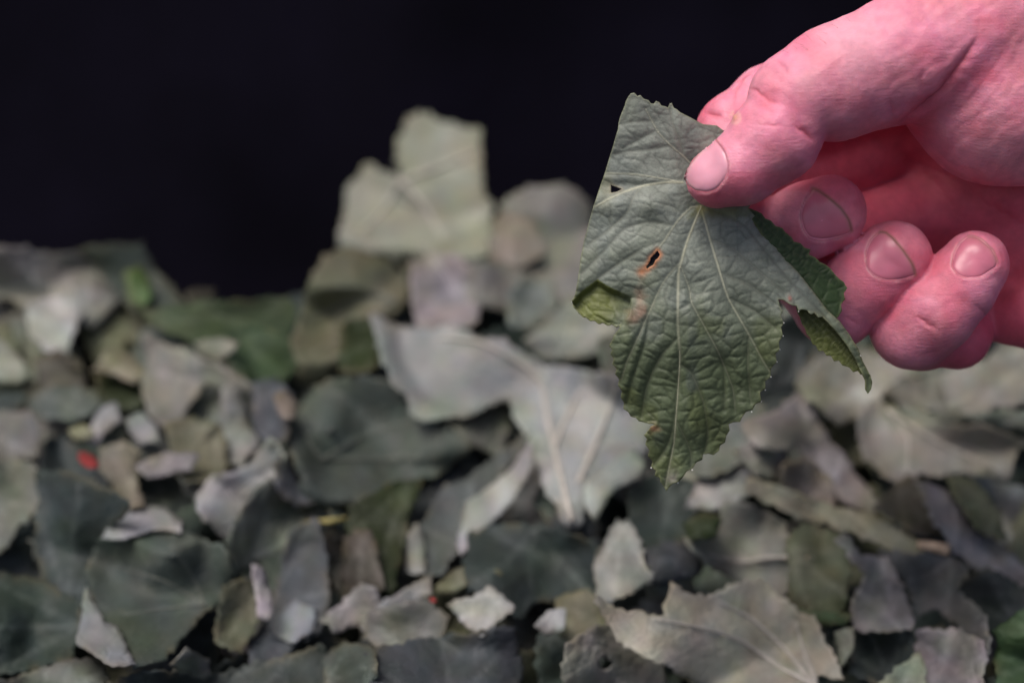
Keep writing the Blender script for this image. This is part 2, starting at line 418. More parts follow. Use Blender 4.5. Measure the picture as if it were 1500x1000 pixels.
hero('large upright pale leaf standing highest on the heap against the backdrop', 'P',
     [(612,168),(630,170),(645,182),(700,190),(703,215),(706,270),(716,300),(720,320),(716,372),(690,374),(620,372),(592,374),(580,392),(568,375),(500,370),(502,340),(508,315),(508,280),(518,262),(545,243),(572,252),(586,262),(583,235),(586,205),(595,180)],
     veins=[[(588,264),(630,250),(698,222)],[(588,264),(620,300),(650,350)],[(588,264),(560,310),(520,350)]], face=.25, curve=(.004,.006,.3), lift=.004, vary=.10)
hero('rounded pale leaf on the skyline just left of the held leaf', 'L', [(735,300),(760,282),(800,271),(840,277),(862,298),(872,340),(868,400),(855,450),(800,430),(765,405),(738,370)], face=.35, curve=(.010,.004,0), autovein=False)
hero('small beige leaf between the upright leaf and the rounded pale leaf', 'T', [(722,330),(745,316),(780,330),(792,372),(760,388),(720,378)])
hero('wide pale leaf topping the heap at the far left', 'L', [(-70,372),(0,362),(40,364),(60,371),(110,375),(152,384),(176,410),(187,450),(188,492),(160,492),(120,475),(80,462),(40,446),(0,436),(-60,440)], face=.4, curve=(.012,0,.2), vary=.22, dim=1.2)
hero('blue-grey leaf on the skyline beside the wide pale leaf', 'M', [(120,370),(160,364),(206,362),(230,398),(262,434),(278,452),(250,468),(195,455),(170,420),(140,390)], face=.4)
hero('small lilac-grey leaf below the wide pale leaf at far left', 'W', [(38,446),(80,438),(114,442),(116,460),(106,482),(97,520),(78,517),(50,492)], lift=.004)
hero('tiny vivid green leaf on the blue-grey skyline leaf', 'Y', [(186,400),(205,394),(218,410),(219,435),(208,448),(192,440)], teeth=1)
hero('brownish scrap on the skyline above the green leaf', 'U', [(272,430),(290,424),(312,426),(310,444),(280,446)], teeth=1.5)
hero('mid green leaf lying flat along the left skyline', 'G', [(215,458),(265,452),(290,442),(350,444),(415,438),(424,465),(404,502),(330,504),(270,492),(225,474)])
hero('darker green leaf under the flat green skyline leaf', 'G', [(335,488),(380,480),(425,500),(430,540),(405,562),(360,556),(338,530)])
hero('little white leaf underside in front of the flat green leaf', 'L', [(288,503),(318,498),(346,502),(334,520),(316,528),(296,520)], teeth=1.5, lift=.002)
hero('brown dead leaf below the small lilac leaf', 'U', [(55,528),(90,518),(122,540),(118,572),(85,580),(60,560)])
hero('pale leaf tip cut by the left frame edge', 'L', [(-40,500),(0,503),(20,514),(37,545),(22,558),(-40,548)])
hero('dark olive curled leaf near the left, under a beige scrap', 'X', [(145,552),(180,544),(218,556),(222,585),(190,598),(150,590)])
hero('beige crumpled scrap left of the long pale diagonal leaf', 'T', [(138,542),(163,514),(190,522),(212,545),(196,558),(166,546)], curve=(.01,-.01,.4))
hero('teal-grey leaf low on the left flank', 'M', [(45,590),(62,574),(100,568),(132,572),(142,590),(112,614),(70,612)])
hero('dull leaf at the left edge above the red scrap', 'K', [(-50,612),(0,606),(40,606),(57,640),(46,668),(0,676),(-50,676)])
hero('long pale leaf running diagonally below the flat green leaf', 'L', [(212,494),(235,502),(290,524),(330,544),(376,572),(340,576),(302,562),(286,580),(270,612),(250,626),(222,602),(214,560),(222,528)], lift=.003)
hero('narrow upright lilac strip right of the olive patch', 'V', [(328,575),(346,578),(360,620),(374,646),(356,672),(334,674),(328,640)], lift=.002)
hero('olive-green leaf left of the narrow lilac strip', 'O', [(244,622),(285,616),(322,626),(332,680),(300,702),(262,692)])
hero('curled lilac leaf crumb above the red scrap', 'V', [(150,600),(168,593),(174,618),(152,632),(142,652),(127,640)], teeth=1, lift=.004)
hero('grey curled leaf crumb right of the lilac crumb', 'V', [(186,616),(206,606),(224,622),(232,644),(207,648),(192,632)], teeth=1, lift=.003)
hero('tiny white scrap above the red scrap', 'A', [(102,630),(120,622),(137,630),(134,642),(112,642)], teeth=.6, lift=.003)
hero('pinkish brown shrivelled leaf beside the red scrap', 'T', [(150,660),(180,652),(204,664),(200,700),(206,735),(190,738),(166,708),(150,690)], teeth=2, lift=.004, curve=(.012,-.012,.8))
hero('pale curled sliver right of the shrivelled leaf', 'L', [(204,682),(240,665),(288,667),(276,686),(240,694),(214,696)], teeth=1, lift=.002)
hero('pale grey leaf cut by the left frame edge', 'K', [(-60,678),(0,680),(40,680),(60,700),(52,742),(22,776),(0,804),(-60,804)])
hero('broad blue-green leaf left of the white-rimmed leaf', 'D', [(62,696),(110,699),(160,724),(186,742),(160,780),(136,830),(130,890),(92,892),(68,845),(58,770)], curve=(-.012,0,0))
hero('dark teal leaf in the lower left corner', 'D', [(-60,850),(20,842),(60,850),(112,880),(122,930),(100,962),(40,982),(-60,984)])
hero('grey-green leaf strip along the bottom left', 'K', [(-40,1010),(40,986),(110,963),(152,975),(150,1030),(-40,1040)])
hero('small pale leaf left of the big grey-veined leaf group', 'W', [(300,722),(310,700),(345,695),(366,680),(394,648),(407,658),(416,676),(410,700),(392,716),(362,742),(346,788),(325,782),(305,757),(294,736)], lift=.003)
hero('olive-grey leaf with a yellow stalk pointing right', 'K', [(398,706),(438,736),(452,760),(434,788),(400,808),(366,824),(345,828),(338,792),(350,760),(364,735),(384,712)],
     stalk=([(446,766),(480,763),(518,759)], 4.0, M_STALK), lift=.004)
hero('narrow slate-blue leaf above the yellow-stalked leaf', 'B', [(403,682),(420,662),(446,700),(458,732),(430,738),(408,716)], lift=.004)
hero('large dark blue-green leaf spread in the middle of the heap', 'M', [(418,602),(445,595),(480,560),(540,553),(590,568),(612,600),(640,620),(682,640),(692,656),(660,682),(620,702),(600,707),(560,717),(520,737),(480,748),(455,752),(430,732),(440,700),(424,650)],
     veins=[[(470,672),(530,640),(610,610)],[(470,672),(540,672),(640,668)],[(470,672),(450,640),(440,610)]], vein_r=1.6, lift=-.004)
hero('slate leaf end left of the large blue-green leaf', 'B', [(372,566),(402,560),(424,580),(420,640),(396,650),(372,620)], lift=-.004)
hero('small beige scrap at the left tip of the large blue-green leaf', 'T', [(402,582),(418,574),(432,590),(430,612),(414,610)], teeth=.8, lift=.001)
hero('ribbed brownish leaf leaning below the tall upright leaf', 'O', [(478,374),(520,370),(560,384),(592,402),(602,430),(578,455),(562,470),(556,522),(545,538),(500,542),(470,562),(440,556),(430,500),(444,460),(450,430)],
     veins=[[(580,440),(520,440),(450,470)],[(580,440),(520,420),(470,420)],[(580,440),(530,480),(455,520)]], vein_r=2.0, face=.4)
hero('deep green leaf tucked under the ribbed brownish leaf', 'X', [(500,478),(535,468),(560,480),(560,530),(540,545),(500,540)], lift=.003)
hero('pinkish grey upright leaf under the tall upright leaf', 'V', [(604,386),(640,377),(682,388),(702,440),(692,470),(672,480),(640,492),(618,482),(606,440)], lift=.003)
hero('olive-grey leaf right of the pinkish upright leaf', 'K', [(690,386),(740,388),(792,410),(784,442),(740,454),(702,442)])
hero('small pale leaf below the beige leaf near the held leaf', 'L', [(746,430),(770,410),(806,418),(814,446),(782,482),(750,472)], lift=.003)
hero('pale green-grey leaf right behind the held leaf', 'L', [(770,498),(800,478),(830,438),(870,440),(900,470),(895,500),(850,524),(800,524)], lift=.001)
hero('grey leaf tongue hidden partly by the held leaf', 'K', [(880,500),(960,480),(1010,520),(1000,580),(930,570),(890,545)])
hero('small dull leaf under the large lilac leaf', 'K', [(662,616),(700,604),(737,598),(742,630),(729,664),(700,652),(678,636)])
hero('large lilac-grey leaf with thick ribs in the centre of the heap', 'V',
     [(550,466),(590,479),(640,489),(665,476),(700,498),(740,500),(765,518),(800,540),(850,545),(900,550),(938,560),(964,610),(948,634),(938,662),(926,692),(890,712),(862,708),(852,765),(828,770),(812,738),(790,690),(775,650),(757,612),(744,588),(700,602),(660,613),(620,618),(604,600),(597,580),(578,555),(564,530),(558,500)],
     veins=[[(838,764),(822,700),(806,630),(792,560),(760,530),(700,500),(640,495)],[(812,652),(830,610),(850,570)],[(848,705),(872,650),(892,600),(902,565)]],
     extras=[('W', [(858,704),(890,682),(930,655),(945,680),(936,702),(900,716),(872,764),(856,742)], .004)], vein_r=4.5, lift=.005, curve=(.006,-.008,.5), vary=.12, dim=1.2)
hero('dark folded leaf below the large lilac leaf, its pale edge turned up', 'M', [(622,762),(650,714),(700,690),(735,660),(772,636),(766,662),(722,712),(692,736),(677,790),(665,816),(640,842),(618,842),(600,830),(606,798)],
     extras=[('W', [(682,735),(715,714),(745,690),(778,648),(782,680),(752,730),(710,776),(675,814),(671,798)], .004, 'pale turned-up edge of the leaf'), ('W', [(600,782),(612,764),(621,790),(623,838),(591,839)], .003, 'pale left flap of the leaf')], lift=.002)
hero('dark olive leaf hanging left of the dark folded leaf', 'X', [(516,746),(560,720),(612,707),(602,750),(592,800),(572,864),(540,864),(524,812),(512,780)])
hero('olive leaf flank at the foot of the yellow stalk', 'U', [(505,790),(540,780),(560,850),(530,900),(500,880)])
hero('olive-green sliver under the dark folded leaf', 'O', [(638,862),(664,838),(694,826),(704,842),(668,866)], teeth=1)
hero('white-rimmed round grey-green leaf in the lower left', 'M', [(150,788),(175,779),(230,773),(265,778),(292,788),(322,800),(350,838),(337,866),(300,896),(266,932),(240,962),(195,972),(174,940),(150,908),(134,872),(131,828)],
     extras=[('W', [(148,788),(163,762),(205,741),(240,744),(267,764),(264,779),(230,775),(205,782),(175,790)], .005, 'pale curled-over top rim'), ('V', [(124,855),(136,880),(152,910),(172,916),(197,972),(165,977),(135,957),(110,942),(120,900)], .004, 'pale lower left flap')],
     veins=[[(300,885),(240,850),(170,830)],[(300,885),(250,890),(180,900)],[(300,885),(280,840),(250,800)]], vein_r=1.6, lift=.002)
hero('slate-blue leaf hanging below the yellow stalk', 'B', [(428,782),(460,772),(476,830),(476,890),(462,922),(430,942),(400,972),(376,978),(370,940),(395,900),(410,850)],
     extras=[('V', [(405,900),(430,880),(462,890),(460,922),(430,942),(404,930)], .0015, 'pale lower end')], lift=.002)
hero('dull olive leaf left of the white sliver', 'O', [(328,862),(370,850),(378,900),(352,948),(318,942)])
hero('white upright sliver left of the slate-blue leaf', 'W', [(372,832),(388,838),(399,880),(396,902),(378,900)], teeth=.8, lift=.003)
hero('small pale leaf near the navy gap at the bottom', 'L', [(252,972),(275,953),(302,966),(304,990),(264,990)], teeth=1.5, lift=.002)
hero('dark green leaf along the bottom edge under the round leaf', 'D', [(150,1004),(220,982),(300,992),(400,962),(470,945),(482,1010),(320,1050),(160,1050)])
hero('dull lilac leaf left of the small white leaf at the bottom', 'V', [(478,908),(530,860),(547,864),(562,902),(546,934),(524,916),(500,922)], lift=.003)
hero('narrow lilac leaf tip under the dark folded leaf', 'V', [(558,886),(600,860),(624,848),(628,870),(600,887),(565,896)], teeth=1.5, lift=.004)
hero('grey leaf with a tiny red bud beside it near the bottom', 'K', [(548,896),(620,880),(652,905),(642,932),(616,964),(570,964),(538,932)], lift=.003)
hero('dark teal leaf right of the dark folded leaf', 'D', [(694,782),(740,768),(800,772),(862,790),(875,830),(870,872),(830,872),(790,882),(762,908),(742,892),(718,868),(688,866),(680,830)], lift=.002)
hero('small bright pale leaf near the bottom centre', 'W', [(659,886),(700,872),(718,862),(747,890),(720,911),(705,929),(684,911)], teeth=2, lift=.006)
hero('slate-grey leaf along the bottom centre edge', 'B', [(540,958),(600,942),(660,930),(700,924),(752,918),(764,1000),(740,1040),(550,1040)], lift=.004)
hero('pale teal leaf tip at the bottom left of centre', 'M', [(478,962),(505,945),(545,950),(548,990),(520,1030),(480,1020)], lift=.004)
hero('dull brown leaf behind the bright white fleck', 'O', [(820,880),(855,868),(886,885),(882,930),(846,940),(820,925)])
hero('bright white leaf fleck at the bottom centre', 'W', [(786,916),(803,897),(826,894),(824,921),(800,928)], teeth=.8, lift=.004)
hero('dark teal leaf under the tip of the held leaf', 'D', [(925,722),(960,698),(1012,708),(1037,730),(1032,772),(1000,792),(960,802),(928,782)])
hero('slate leaf below the dark teal leaf under the held tip', 'B', [(942,806),(980,794),(1028,798),(1024,836),(980,854),(948,852)], lift=.002)
hero('pinkish grey triangular leaf left of the slate leaf', 'V', [(902,768),(926,773),(947,830),(954,846),(912,872),(880,876),(874,830),(888,800)], lift=.004)
hero('dull lilac leaf right of the held leaf tip', 'V', [(1028,702),(1060,690),(1094,690),(1098,722),(1052,742),(1008,740)])
hero('dull pale leaf right behind the lower held leaf', 'K', [(1020,640),(1090,590),(1114,600),(1114,662),(1050,692),(1018,692)])
hero('lilac leaf corner right of the held leaf, low down', 'V', [(1078,660),(1120,647),(1150,655),(1142,702),(1110,694)], lift=.003)
hero('greenish grey leaf with a small black hole at the bottom', 'L', [(838,942),(870,920),(910,914),(932,935),(962,960),(974,1010),(960,1040),(824,1040)], hole=(886,972,9), step=6, lift=.003)
hero('small pale leaf with one rib and a pointed pink stalk end', 'L', [(1064,737),(1100,744),(1136,760),(1154,790),(1176,812),(1184,817),(1170,828),(1162,848),(1140,870),(1110,862),(1080,842),(1040,828),(1012,792),(1058,776)],
     veins=[[(1170,817),(1130,816),(1085,822),(1040,812)]], stalk=([(1150,817),(1168,817),(1184,818)], 3.0, M_TAN), lift=.005, vein_r=3.2)
hero('dark green leaf scrap left of the one-ribbed pale leaf', 'X', [(1002,766),(1030,752),(1054,760),(1046,784),(1012,788)], teeth=1.5, lift=.002)
hero('long pale leaf lying left to right below the fingers', 'V', [(1098,622),(1140,609),(1165,588),(1188,600),(1212,640),(1248,690),(1289,736),(1272,744),(1225,728),(1200,692),(1170,660),(1140,662),(1108,652)], lift=.003)
hero('yellowish tan leaf behind the olive folded leaf', 'T', [(1150,684),(1180,674),(1216,700),(1222,736),(1180,738),(1148,716)])
hero('pale rounded leaf just under the curled fingers', 'L', [(1172,562),(1200,530),(1260,516),(1320,530),(1366,538),(1312,562),(1292,576),(1282,602),(1230,614),(1198,592)], lift=.002)
hero('dull leaf strip below the little finger', 'K', [(1298,572),(1330,554),(1400,552),(1422,580),(1396,603),(1330,598)])
hero('greenish grey leaf at the right edge under the palm', 'L', [(1384,548),(1440,528),(1500,500),(1560,500),(1560,584),(1462,592),(1430,607),(1392,598)], vary=.25)
hero('thin dull leaf above the wide pale right-hand leaf', 'K', [(1318,602),(1400,606),(1500,600),(1560,610),(1540,632),(1420,624),(1338,618)], lift=.002)
hero('wide pale leaf with scalloped lower edge at the right', 'L', [(1260,612),(1288,588),(1310,600),(1332,612),(1380,620),(1450,626),(1498,646),(1482,672),(1472,702),(1430,692),(1362,697),(1345,690),(1330,712),(1300,702),(1273,672),(1259,640)],
     veins=[[(1300,600),(1330,640),(1328,700)],[(1300,600),(1380,650),(1470,690)]], vein_r=1.8, lift=.004, vary=.12)
hero('olive leaf folded into a long ridge with a pale stub', 'A', [(1100,698),(1130,709),(1200,734),(1270,754),(1330,780),(1352,802),(1342,814),(1300,802),(1240,777),(1170,757),(1120,737),(1092,720)],
     stalk=([(1346,798),(1366,800),(1390,806)], 7.0, M_TAN), lift=.008, curve=(-.003,.03,.4), teeth=1.5)
hero('shaded leaf behind the olive ridge on the right', 'U', [(1285,740),(1330,700),(1365,720),(1395,780),(1350,782),(1310,762)])
hero('long grey-lilac leaf descending at the right edge', 'V', [(1346,716),(1385,718),(1422,758),(1455,790),(1494,830),(1530,880),(1480,860),(1430,834),(1398,802),(1366,750)], lift=.003)
hero('green-edged leaf above the descending lilac leaf', 'O', [(1392,700),(1430,706),(1462,750),(1470,790),(1430,770),(1400,730)], lift=-.001)
hero('dark leaf at the right edge below the lilac leaf', 'D', [(1406,852),(1450,836),(1500,860),(1550,900),(1480,936),(1432,908),(1414,872)], lift=.004)
hero('dark green leaf in the lower right corner', 'G', [(1462,930),(1500,895),(1560,900),(1560,1040),(1470,1040)], lift=.004)
hero('grey leaf with ragged lower edge at lower right', 'K', [(1290,812),(1350,815),(1400,820),(1418,840),(1402,866),(1432,896),(1448,930),(1442,962),(1420,942),(1400,908),(1370,892),(1345,902),(1334,862),(1312,832)], lift=.003)
hero('dull lilac leaf at the bottom right', 'V', [(1348,927),(1400,924),(1430,934),(1442,960),(1428,1010),(1370,1030),(1342,978)], lift=.003, vary=.25)
hero('dark slate leaf at the bottom right of centre', 'D', [(1246,930),(1290,915),(1330,925),(1336,975),(1290,1000),(1250,980)])
hero('pale leaf tip poking up at the bottom right', 'L', [(1280,1012),(1318,976),(1346,958),(1352,985),(1350,1040),(1280,1040)], lift=.004)
hero('green leaf with a brown belly right of the one-ribbed leaf', 'O', [(1154,792),(1180,774),(1226,784),(1252,810),(1242,842),(1234,892),(1200,898),(1160,884),(1158,830)],
     extras=[('G', [(1116,866),(1160,888),(1200,896),(1247,896),(1240,914),(1200,914),(1162,903),(1124,892)], .004, 'bright green curled lower rim')], lift=.003)
hero('crumpled grey leaf right of the brown-bellied green leaf', 'V', [(1226,792),(1246,786),(1262,814),(1300,820),(1316,850),(1336,908),(1300,918),(1254,914),(1250,880),(1266,842)], lift=.004, curve=(.01,-.012,1.2), vary=.3)
hero('small pale flap at the bottom right of the front leaf', 'L', [(1226,926),(1250,920),(1247,952),(1230,974)], teeth=1, lift=.002)
hero('large pale leaf with long ribs front and low right of centre', 'P',
     [(875,870),(905,891),(945,897),(975,902),(984,856),(1010,868),(1032,877),(1070,856),(1110,850),(1132,870),(1160,890),(1187,905),(1217,960),(1228,992),(1196,985),(1190,1030),(1100,1030),(1030,1003),(970,972),(920,948),(904,932),(888,905)],
     veins=[[(1198,1006),(1140,975),(1090,940),(1040,922),(960,905)],[(1190,1000),(1150,950),(1100,905),(1050,880)],[(1195,1000),(1180,960),(1165,910)]], vein_r=3.6, lift=.008, curve=(.004,.010,.3), step=7, vary=.12, dim=1.4)
def bit(px, py, rx, ry, rot, label):
    th = np.linspace(0, 2*np.pi, 12, endpoint=False); c, s = math.cos(rot), math.sin(rot)
    poly = [(px+rx*math.cos(t)*c-ry*math.sin(t)*s, py+rx*math.cos(t)*s+ry*math.sin(t)*c) for t in th]
    o, _ = make_leaf('red_scrap', poly, 'R', teeth=1.0, step=4, seed=int(px), lift=.008, mat=M_RED, autovein=False, spacing=4); tag(o, label, 'scrap')
bit(129, 674, 17, 9, .6, 'bright red scrap among the leaves on the left flank')
bit(634, 878, 5, 3.5, .3, 'tiny red bud beside the grey leaf near the bottom')

# buried leaves: leave out the ones nothing of which can be seen, and say for the others what covers them
import re
LOOK = {'D': 'dim dark green leaf', 'M': 'dull grey-green leaf', 'K': 'dull grey leaf underside', 'O': 'dull olive leaf', 'L': 'pale grey leaf underside'}
seen = set()
for o, fn_, x, y, key, R, pl_ in DEEPS:
    P = np.array(pl_); m = (GXs > P[:, 0].min()) & (GXs < P[:, 0].max()) & (GYs > P[:, 1].min()) & (GYs < P[:, 1].max())
    a_, b_ = GXs[m], GYs[m]; kk = inside(a_, b_, P); a_, b_ = a_[kk], b_[kk]; d_ = fn_(a_, b_); vis_ = d_ < BUF[m][kk]+.004
    inf = vis_ & (a_ > -10) & (a_ < 1510) & (b_ < 1010)
    if a_.min() > 1510 or a_.max() < -10 or b_.min() > 1010:
        if y > 1190: bpy.data.objects.remove(o)
        else: o['label'] = LOOK[key]+' lying outside the '+('left' if x < 0 else 'right' if x > 1500 else 'bottom')+' edge of the view'
        continue
    if inf.sum() < 2: bpy.data.objects.remove(o); continue
    qx, qy = a_[inf].mean(), b_[inf].mean()
    for lab, c_ in sorted(HEROES, key=lambda h: (h[1][0]-qx)**2+(h[1][1]-qy)**2):
        sh_ = re.split(r' (?:of|in|at|below|under|standing|beside|with|near|left|right|along|above|topping|cut|low|lying|tucked|leaning|behind|just|between|on|hanging|hidden|poking|across|spread|running|descending|front|topping|folded into)\b|,', lab)[0]
        dx, dy = qx-c_[0], qy-c_[1]; w_ = ('right of' if dx > 0 else 'left of') if abs(dx) > abs(dy) else ('below' if dy > 0 else 'above')
        t_ = '%s sunk in shade just %s the %s' % (LOOK[key], w_, sh_)
        if t_ not in seen and len(t_.split()) <= 16 and len(sh_.split()) > 2: break
    seen.add(t_); o['label'] = t_

# ------------------------------------------------------------------ the hand (implicit surface, turned into one mesh)
def cp(px, py, z, r):
    f = 1+z/FPX
    return np.array([(px-750)*f, (500-py)*f, z]), r*f
def round_cone(P, A, B):
    a, r1 = A; b, r2 = B
    ba = b-a; l2 = ba@ba; rr = r1-r2; a2 = l2-rr*rr; il2 = 1/l2
    pa = P-a; y = pa@ba; z = y-l2
    q = pa*l2-y[:, None]*ba; x2 = np.einsum('ij,ij->i', q, q)
    y2 = y*y*l2; z2 = z*z*l2; k = np.sign(rr)*rr*rr*x2
    out = (np.sqrt(np.maximum(x2*a2*il2, 0))+y*rr)*il2-r1
    m1 = np.sign(z)*a2*z2 > k; m2 = np.sign(y)*a2*y2 < k
    out = np.where(m2, np.sqrt(x2+y2)*il2-r1, out)
    out = np.where(m1, np.sqrt(x2+z2)*il2-r2, out)
    return out
def smin(a, b, k):
    h = np.clip(.5+.5*(b-a)/k, 0, 1); return b*(1-h)+a*h-k*h*(1-h)
def chain(P, pts, k=16):
    d = None
    for A, B in zip(pts[:-1], pts[1:]):
        e = round_cone(P, A, B); d = e if d is None else smin(d, e, k)
    return d
thumb_tip = [cp(1050,261,-46,45), cp(1086,247,-54,53), cp(1131,206,-60,64), cp(1143,200,-62,57), cp(1164,148,-58,68)]
thumb = [cp(1166,142,-57,68), cp(1224,121,-46,83), cp(1322,86,-22,92), cp(1460,35,10,125), cp(1660,20,60,150)]
thenar = [cp(1420,130,28,100), cp(1470,140,30,128), cp(1650,110,70,165)]
index = [cp(1068,256,56,44), cp(1071,188,86,48), cp(1124,148,112,50), cp(1210,116,160,58), cp(1340,84,215,76)]
middle = [cp(1214,312,80,55), cp(1180,324,88,54), cp(1125,352,108,54), cp(1068,325,180,56), cp(1180,255,240,62), cp(1320,190,285,74)]
ring = [cp(1308,379,78,57), cp(1270,412,90,57), cp(1224,452,120,55), cp(1152,378,205,48), cp(1240,345,240,60), cp(1350,310,285,70)]
little = [cp(1427,388,60,50), cp(1402,420,66,53), cp(1365,456,78,61), cp(1338,478,100,60), cp(1348,488,140,52), cp(1402,494,172,44), cp(1420,440,240,58)]
heel = [cp(1476,464,185,40), cp(1560,440,160,80), cp(1720,340,150,120)]
wrist = cp(1850,80,110,150)
palm = [[index[-1], wrist], [middle[-1], wrist], [ring[-1], cp(1850,200,110,130)], [little[-1], cp(1850,240,110,120)]]
web = [[cp(1340,80,215,70), cp(1480,60,110,110)]]
arm = [wrist, cp(2350,-60,120,170)]
def hand_sdf(P):
    t = smin(chain(P, thumb, 10), chain(P, thumb_tip, 10), 4)
    th = chain(P, thenar, 20)
    d = smin(t, th, 20)
    pl = None
    for s_ in palm+web:
        e = round_cone(P, *s_); pl = e if pl is None else smin(pl, e, 45)
    pl = smin(pl, chain(P, heel, 20), 16)
    pl = smin(pl, round_cone(P, *arm), 60); pl = smin(pl, round_cone(P, cp(1850,220,110,125), cp(2350,90,120,150)), 60)
    fing = None
    for f in (index, middle, ring, little):
        e = chain(P, f, 14); fing = e if fing is None else smin(fing, e, 5)
    pl = smin(pl, fing, 9)
    return smin(d, pl, 9)
TET = np.array([[1, -1, -1], [-1, -1, 1], [-1, 1, -1], [1, 1, 1]], float)
def grad(P, h=.6):
    g = sum(hand_sdf(P+k_*h)[:, None]*k_ for k_ in TET)
    return g/(np.linalg.norm(g, axis=1)[:, None]+1e-9)

H = 8.0
gx = np.arange(200, 1750, H); gy = np.arange(-160, 900, H); gz = np.arange(-210, 460, H)
X, Y, Z = np.meshgrid(gx, gy, gz, indexing='ij'); PP = np.stack([X.ravel(), Y.ravel(), Z.ravel()], 1)
Fv = np.concatenate([hand_sdf(c_) for c_ in np.array_split(PP, 8)]).reshape(X.shape)
Fv[-2:] = 20; Fv[:, -2:] = 20
del PP
def surface_nets(Fv, org, h):
    ins = Fv < 0; nx, ny, nz = Fv.shape
    c = [ins[i:nx-1+i, j:ny-1+j, k:nz-1+k] for i in (0, 1) for j in (0, 1) for k in (0, 1)]
    s = sum(x.astype(int) for x in c); act = (s > 0) & (s < 8)
    idx = -np.ones(act.shape, int); A = np.argwhere(act); idx[act] = np.arange(len(A))
    acc = np.zeros((len(A), 3)); cnt = np.zeros(len(A))
    cor = [(i, j, k) for i in (0, 1) for j in (0, 1) for k in (0, 1)]
    for u in cor:
        for v in cor:
            if sum(abs(a-b) for a, b in zip(u, v)) == 1 and u < v:
                fu = Fv[A[:, 0]+u[0], A[:, 1]+u[1], A[:, 2]+u[2]]; fv = Fv[A[:, 0]+v[0], A[:, 1]+v[1], A[:, 2]+v[2]]
                m = (fu < 0) != (fv < 0); t = np.where(m, fu/(fu-fv+1e-12), 0)[:, None]
                p = np.array(u)*(1-t)+np.array(v)*t; acc += p*m[:, None]; cnt += m
    V = (A+acc/cnt[:, None])*h+org
    Q = []
    for ax in range(3):
        a, b = [i for i in range(3) if i != ax]
        sl0 = [slice(None)]*3; sl1 = [slice(None)]*3; sl0[ax] = slice(0, -1); sl1[ax] = slice(1, None)
        cr = ins[tuple(sl0)] != ins[tuple(sl1)]; E = np.argwhere(cr)
        ok = (E[:, a] > 0) & (E[:, b] > 0) & (E[:, a] < Fv.shape[a]-1) & (E[:, b] < Fv.shape[b]-1); E = E[ok]
        def g(da, db):
            I = E.copy(); I[:, a] += da; I[:, b] += db; return idx[I[:, 0], I[:, 1], I[:, 2]]
        q = np.stack([g(-1, -1), g(0, -1), g(0, 0), g(-1, 0)], 1)
        fl = ins[E[:, 0], E[:, 1], E[:, 2]]
        if ax == 1: fl = ~fl
        q[~fl] = q[~fl][:, ::-1]; Q.append(q)
    return V, np.concatenate(Q)
HV, HQ = surface_nets(Fv, np.array([gx[0], gy[0], gz[0]]), H)
# keep the flat cut of the forearm, project everything else on the true surface
def project(V, it=3):
    keep = V[:, 0] > 1690
    keep |= V[:, 1] > 850
    for _ in range(it):
        d = hand_sdf(V); g = grad(V); V = np.where(keep[:, None], V, V-g*np.clip(d, -H, H)[:, None]*.95)
    return V
def subdivide(V, Q, sel):
    A = Q[sel]; B = Q[~sel]
    E = np.sort(np.concatenate([A[:, [0, 1]], A[:, [1, 2]], A[:, [2, 3]], A[:, [3, 0]]]), 1)
    key = E[:, 0]*(len(V)+1)+E[:, 1]; uk, first, inv = np.unique(key, return_index=True, return_inverse=True)
    em = (V[E[first, 0]]+V[E[first, 1]])/2; n = len(A); base = len(V); fc = V[A].mean(1)
    e = base+inv.reshape(4, n); f = base+len(uk)+np.arange(n)
    V2 = np.concatenate([V, em, fc])
    Q2 = np.concatenate([np.stack([A[:, 0], e[0], f, e[3]], 1), np.stack([e[0], A[:, 1], e[1], f], 1), np.stack([f, e[1], A[:, 2], e[2]], 1), np.stack([e[3], f, e[2], A[:, 3]], 1)])
    # neighbours that are not split keep the midpoints of shared edges (n-gons are avoided: the seam lies outside the picture)
    return V2, np.concatenate([Q2, B])
HV = project(HV, 2)
def pix(V): f = 1+V[:, 2]/FPX; return 750+V[:, 0]/f, 500-V[:, 1]/f
HV, HQ = subdivide(HV, HQ, np.ones(len(HQ), bool)); HV = project(HV, 2)
qx, qy = pix(HV[HQ].mean(1)); HV, HQ = subdivide(HV, HQ, (qx < 1560) & (qy > -60)); HV = project(HV, 1)
G = grad(HV); px, py = pix(HV)
# which vertices face the open side (towards the camera) and are not behind another finger
zb = np.full((1000, 1000), 1e9); front = G[:, 2] < .15
ix = np.clip(((px-900)/5).astype(int), 0, 999); iy = np.clip(((py+200)/5).astype(int), 0, 999)
np.minimum.at(zb, (iy[front], ix[front]), HV[front, 2])
zmin = zb.copy()
vis = (front & (HV[:, 2] < zmin[iy, ix]+16)).astype(float)

